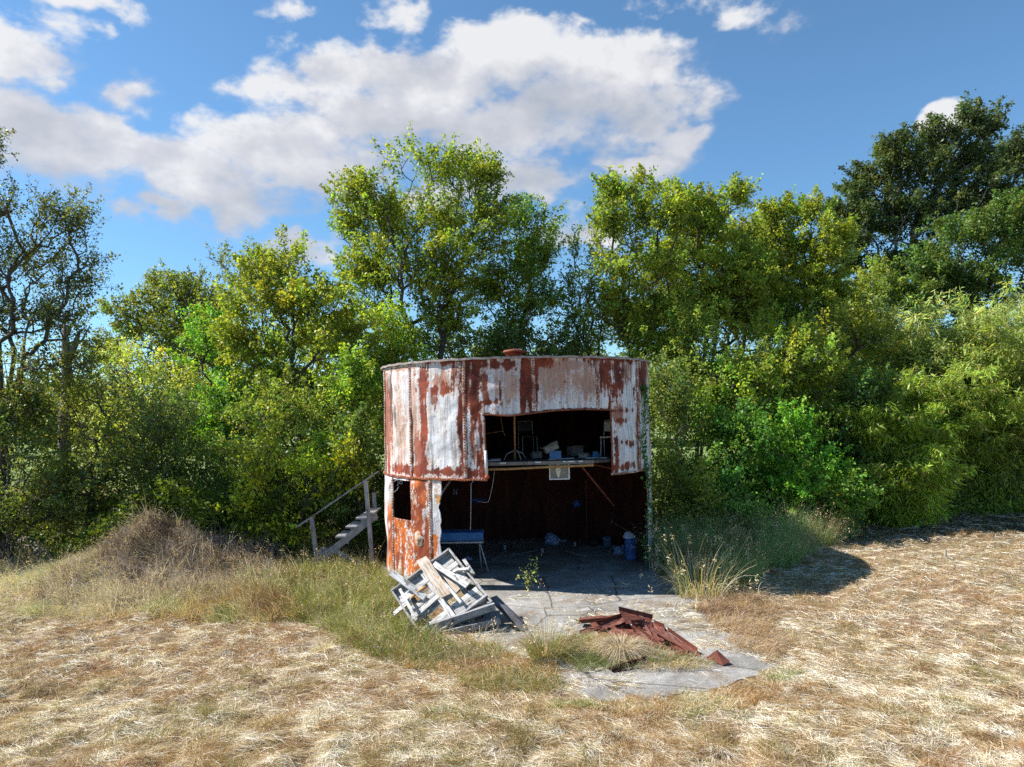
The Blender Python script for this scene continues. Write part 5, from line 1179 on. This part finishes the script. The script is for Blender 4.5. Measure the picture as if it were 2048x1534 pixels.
# the canister
cn = G(1262, 1118, .056); M_bluecan = simple('blue_dented_enamel', (.02, .06, .22), (.06, .15, .42), 6, .4)
can = empty('metal_canister', cn, 'tall blue dented canister with rags on top inside the right of the tank', 'canister')
mb = MB(); mb.lathe([(.001, .0), (.15, .0), (.158, .03), (.15, .06), (.148, .40), (.152, .42), (.148, .44), (.14, .50), (.12, .52), (.001, .52)], 24, dent=.04); mb.build('body', M_bluecan, can, True)
mb = MB(); mb.lathe([(.155, .025), (.165, .035), (.155, .05)], 24); mb.build('foot_ring', M_bluecan, can, True)
mb = MB(); mb.tube([(-.12, -.02, .48), (-.13, -.04, .58), (0, -.06, .61), (.12, -.04, .57), (.12, -.02, .48)], .008, 6); mb.build('handle', M_greymetal, can, True)
def crumple(name, label, cat, loc, size, mt, seed, sub=3):
    import bmesh
    bm = bmesh.new(); bmesh.ops.create_icosphere(bm, subdivisions=sub, radius=1.0); rr = np.random.default_rng(seed)
    for v in bm.verts:
        q = fbm(np.array([v.co.x * 2.3 + seed]), np.array([v.co.y * 2.3]), np.array([v.co.z * 2.3]), o=3, seed=seed)[0]
        v.co *= .6 + .8 * q; v.co.x *= size[0]; v.co.y *= size[1]; v.co.z = (v.co.z + .45) * size[2]; v.co.z = max(v.co.z, 0)
    me = bpy.data.meshes.new(name); bm.to_mesh(me); bm.free(); me.materials.append(mt); o = bpy.data.objects.new(name, me); COL.objects.link(o); o.location = loc; tagd(o, label, cat); return o
M_bag = simple('blue_plastic_film', (.06, .12, .30), (.35, .42, .62), 9, .25, spec=.6); M_wrag = simple('pale_rag', (.35, .42, .55), (.6, .66, .78), 8, .7)
crumple('rag', 'pale blue rag lying on the canister', 'rag', cn + Vector((-.03, .02, .515)), (.15, .12, .10), M_wrag, 3)
crumple('plastic_bag', 'crumpled blue plastic bag on the floor in the middle of the tank', 'bag', G(1105, 1088, .055), (.22, .18, .20), M_bag, 4)
crumple('plastic_bag', 'crumpled whitish plastic bag beside the canister', 'bag', G(1238, 1108, .055), (.13, .10, .13), M_bag, 5)
crumple('plastic_bag', 'flat dark plastic bag under the blue bench', 'bag', G(932, 1120, .055), (.16, .12, .07), M_bag, 6)
M_black = simple('black_rubber', (.012, .012, .014), (.035, .035, .04), 8, .6)
bk = empty('bucket', G(1215, 1093, .055), 'grey-blue bucket standing left of the canister', 'bucket')
mb = MB(); mb.lathe([(.001, .01), (.10, .0), (.11, .06), (.135, .24), (.142, .25), (.142, .262), (.128, .255), (.10, .03), (.001, .03)], 24); mb.build('body', simple('blue_grey_plastic', (.05, .09, .16), (.12, .18, .28), 5, .5), bk, True)
mb = MB(); mb.tube([(.138 * math.cos(t), -.02 - .12 * math.sin(t), .25 - .05 * math.sin(t)) for t in np.linspace(0, math.pi, 12)], .004, 5); mb.build('handle', M_greymetal, bk, True)
mb = MB(); mb.lathe([(.001, .0), (.12, .0), (.15, .10), (.155, .17), (.16, .18), (.145, .18), (.13, .05), (.001, .03)], 24, dent=.04); o = mb.build('plant_pot', M_black, None, True); o.location = G(1188, 1092, .055); tagd(o, 'black plant pot on the floor left of the bucket', 'pot')
mb = MB(); mb.lathe([(.001, .0), (.07, .0), (.10, .045), (.105, .05), (.09, .04), (.001, .015)], 20); o = mb.build('dish', M_wrag, None, True); o.location = G(1127, 1083, .056); tagd(o, 'small pale dish on the floor right of the blue bag', 'dish')
# litter along the back wall: scattered chips nobody could count
r = np.random.default_rng(77); n = 900; a = r.uniform(-1.35, 1.35, n); q = 3.15 - np.abs(r.normal(size=n)) * .35; C = np.stack([TC.x + q * np.sin(a), TC.y + q * np.cos(a), .06 + r.uniform(0, .03, n)], 1)
n2 = 350; C2 = np.stack([r.uniform(1.3, 3.2, n2), r.uniform(14.6, 16.2, n2), np.full(n2, .06)], 1); C = np.vstack([C, C2])
V, Fq, c = leaves(C, .035, .6, pal(len(C), (.30, .30, .36), r, None, .5), 0, 3, r=r); o = mesh_np('floor_litter', V, Fq, M_straw, None, c); tagd(o, 'chips and litter scattered on the slab inside the tank', 'litter', kind='stuff')
# framed window hanging under the loft edge
wd0 = P(1119, 958, 15.55); win = empty('hanging_window', wd0, 'white framed glass window hanging below the loft edge', 'window')
hw, hh = .205, .36; mb = MB()
for (c, s_) in (((-hw, 0, hh / 2), (.022, .04, hh)), ((hw, 0, hh / 2), (.03, .05, hh)), ((0, 0, 0), (2 * hw + .02, .045, .022)), ((0, 0, hh), (2 * hw + .02, .04, .022))): mb.box(c, s_)
mb.build('frame', M_wpipe, win)
m, N = mat('dusty_glass'); t = N.n('ShaderNodeTexCoord'); n1 = N.noise(t.outputs['Object'], 5, 4, .6); finish(N, N.ramp(n1, [(.35, (.10, .11, .10)), (.7, (.28, .28, .24))]), .25, 0, None, spec=.6)
mb = MB(); mb.box((0, .008, hh / 2), (2 * hw - .03, .006, hh - .02)); mb.build('pane', m, win)
mb = MB(); mb.add([(-.06, -.03, hh - .03), (.01, -.035, hh - .03), (.03, -.03, hh * .5), (-.01, -.03, .03), (-.04, -.03, .04), (-.085, -.03, hh * .55), (-.03, -.05, hh * .5)], [(0, 6, 1), (1, 6, 2), (2, 6, 3), (3, 6, 4), (4, 6, 5), (5, 6, 0)])
mb.build('curtain_scrap', simple('yellowed_cloth', (.5, .46, .38), (.7, .66, .56), 8, .8), win)
# hanging cables
M_cord = simple('grey_cord', (.35, .35, .36), (.5, .5, .5), 10, .6)
mb = MB(); mb.tube([P(940, 956, 15.3), P(946, 963, 15.3), P(942, 968, 15.3), P(942, 1000, 15.35), P(941, 1060, 15.4)], .006, 5); mb.tube([P(948, 957, 15.3), P(946, 963, 15.3)], .006, 5)
tagd(recenter(mb.build('cable', M_cord, None, True)), 'pale cable hanging straight down in front of the blue bench', 'cable')
mb = MB(); mb.tube([P(990, 935, 15.5), P(986, 965, 15.6), P(981, 990, 15.7), P(977, 1003, 15.8), P(970, 1005, 15.9), P(955, 1003, 16.0)], .005, 5)
tagd(recenter(mb.build('cable', M_cord, None, True)), 'thin cable swinging left below the loft edge', 'cable')
mb = MB(); mb.tube([P(796, 950, 16.3), P(795, 958, 16.3), P(797, 967, 16.3), P(794, 972, 16.3)], .006, 5); mb.tube([P(788, 963, 16.3), P(795, 959, 16.3), P(799, 956, 16.3)], .006, 5)
mb.tube([P(786, 985, 16.3), P(794, 980, 16.3), P(798, 972, 16.3)], .006, 5); c = P(802, 965, 16.3); mb.tube([c + Vector((.03 * math.cos(t), 0, .03 * math.sin(t))) for t in np.linspace(0, 6.28, 12)], .008, 5)
tagd(recenter(mb.build('twisted_wire', M_cord, None, True)), 'twisted pale wire dangling in the side window of the tank', 'wire')
# on the loft
def on_loft(px, d): p = P(px, 900, d); return Vector((p.x, p.y, LZ + .004))
M_card = simple('grey_cardboard', (.16, .14, .12), (.30, .27, .23), 8, .85); M_bluebox = simple('blue_box', (.06, .14, .28), (.12, .24, .42), 8, .6)
b = on_loft(1110, 16.0); bx_ = empty('box', b, 'small blue box on the loft below the open carton', 'box'); mb = MB(); mb.box((0, 0, .08), (.25, .2, .16)); mb.build('body', M_bluebox, bx_); mb = MB(); mb.box((0, 0, .172), (.265, .215, .022)); mb.build('lid', M_bluebox, bx_)
cb = empty('carton', b + Vector((-.07, .02, .186)), 'open grey cardboard carton tipped on the blue box', 'box'); cb.rotation_euler = (0, R_(-22), .2)
mb = MB()
for (c, s_) in (((0, -.1, .07), (.30, .01, .14)), ((0, .1, .07), (.30, .01, .14)), ((-.15, 0, .07), (.01, .19, .14)), ((.15, 0, .07), (.01, .19, .14)), ((0, 0, .005), (.29, .19, .01))): mb.box(c, s_)
mb.build('body', M_card, cb); mb = MB(); mb.box((.06, -.15, .15), (.20, .10, .006), Matrix.Rotation(.5, 3, 'X')); mb.box((-.2, 0, .15), (.10, .18, .006), Matrix.Rotation(.6, 3, 'Y')); mb.build('flap', M_card, cb)
def chair(loc, label, rz, mt, seatc):
    ch = empty('chair', loc, label, 'chair', None, rz); mb = MB(); mb.tube([(-.19, .18, 0), (-.19, .16, .45), (-.18, .22, .82), (.18, .22, .82), (.19, .16, .45), (.19, .18, 0)], .011, 6); mb.build('back_frame', mt, ch, True)
    for s in (-1, 1): mb = MB(); mb.tube([(s * .19, -.2, 0), (s * .18, -.17, .44)], .011, 6); mb.build('leg', mt, ch, True)
    mb = MB(); mb.box((0, 0, .45), (.40, .38, .03)); mb.build('seat', seatc, ch); mb = MB(); mb.box((0, .205, .68), (.35, .02, .22), Matrix.Rotation(-.12, 3, 'X')); mb.build('backrest', seatc, ch)
M_vinyl = simple('yellowed_vinyl', (.28, .26, .21), (.42, .40, .33), 6, .5)
chair(on_loft(1222, 16.3), 'pale vinyl chair half hidden behind the right edge of the opening', R_(-20), M_greymetal, M_vinyl)
chair(on_loft(1056, 18.0), 'dim metal chair standing at the back of the loft', R_(15), M_greymetal, M_black)
crumple('rag', 'blue rag on the loft beside the vinyl chair', 'rag', on_loft(1192, 16.4) + Vector((0, 0, .0)), (.10, .08, .09), M_bluebox, 8)
mb = MB(); a = on_loft(985, 15.75); mb.box(a + Vector((0, 0, .02)), (.32, .12, .03), Matrix.Rotation(.3, 3, 'Z')); mb.box(a + Vector((.06, .02, .045)), (.2, .1, .015), Matrix.Rotation(-.2, 3, 'Z'))
tagd(recenter(mb.build('magazines', simple('faded_pink_paper', (.3, .2, .24), (.5, .4, .42), 9, .7))), 'faded pink magazines on the left end of the loft edge', 'magazines')
mb = MB(); mb.tube([P(966, 868, 16.8), P(1006, 862, 16.8), P(1000, 826, 16.8)], .012, 6); mb.tube([P(1006, 862, 16.8), P(1010, 872, 16.8)], .012, 6); tagd(recenter(mb.build('hanging_pipe', M_rustpipe, None, True)), 'bent ochre pipe hanging at the left of the loft', 'pipe')
r = random.Random(5)
for i, (px, py, lb) in enumerate(((1150,1092,'silvery can lying between the blue bag and the plant pot'),(1085,1105,'dull can on the floor in front of the blue bag'),(1246,1098,'small can standing behind the whitish bag'),(1010,1098,'can at the foot of the back wall behind the bench'))):
    mb = MB(); mb.lathe([(.001, 0), (.035, 0), (.037, .004), (.035, .01), (.035, .10), (.037, .105), (.034, .11), (.001, .105)], 14); o = mb.build('tin_can', M_greymetal, None, True); o.location = G(px, py, .056); o.rotation_euler = (0, 0, r.uniform(0, 3)); tagd(o, lb, 'can')
for i, (a, b, lb) in enumerate((((1020,1110),(1075,1100),'short board lying on the tank floor behind the slab sapling'),((1130,1100),(1170,1112),'short board lying on the floor below the plant pot'),((985,1120),(1010,1100),'narrow board beside the right leg of the bench'))):
    mb = MB(); mb.board(G(*a, .07), G(*b, .07), .07, .02, rag=.01); tagd(recenter(mb.build('floor_board', M_stepwood)), lb, 'board')
for (px, d, sz, lb, mt) in ((1072, 16.6, (.22, .2, .14), 'low cardboard box on the loft left of the blue box', M_card), (1150, 17.2, (.3, .25, .22), 'larger cardboard box at the back of the loft', M_card), (1168, 16.3, (.2, .16, .10), 'small cardboard box on the loft in front of the larger one', M_card)):
    q = empty('box', on_loft(px, d), lb, 'box', None, r.uniform(-.5, .5)); mb = MB(); mb.box((0, 0, sz[2] / 2), sz, None, .008); mb.build('body', mt, q); mb = MB(); mb.box((0, -sz[1] * .62, sz[2]), (sz[0], sz[1] * .3, .006), Matrix.Rotation(.4, 3, 'X')); mb.build('flap', mt, q)
mb = MB(); a = on_loft(1125, 15.75); mb.board(a + Vector((-.3, 0, .015)), a + Vector((.25, .15, .02)), .09, .02, rag=.02); tagd(recenter(mb.build('loft_board', M_stepwood)), 'grey board lying along the loft edge before the carton', 'board')
mb = MB(); a = on_loft(1195, 15.8); mb.board(a + Vector((-.25, .1, .015)), a + Vector((.2, 0, .02)), .07, .02, rag=.02); tagd(recenter(mb.build('loft_board', M_greywood)), 'pale board at the right end of the loft edge', 'board')
# surveyor's stake in the field
mb = MB(); b = G(1891, 1122); mb.board(b + Vector((0, 0, -.05)), b + Vector((.02, 0, .26)), .035, .02, up=(0, 1, 0)); tagd(recenter(mb.build('stake', M_palewood)), 'small pale wooden stake standing in the mown field at the right', 'stake')
mb = MB(); b = G(2030, 1102); mb.board(b + Vector((-.1, 0, .05)), b + Vector((.14, .0, .09)), .05, .02); tagd(recenter(mb.build('board_scrap', M_orangewood)), 'brown board scrap lying in the field at the right edge', 'board')
for o in list(bpy.data.objects):
    if o.type == 'MESH' and len(o.data.vertices) == 0: bpy.data.objects.remove(o)
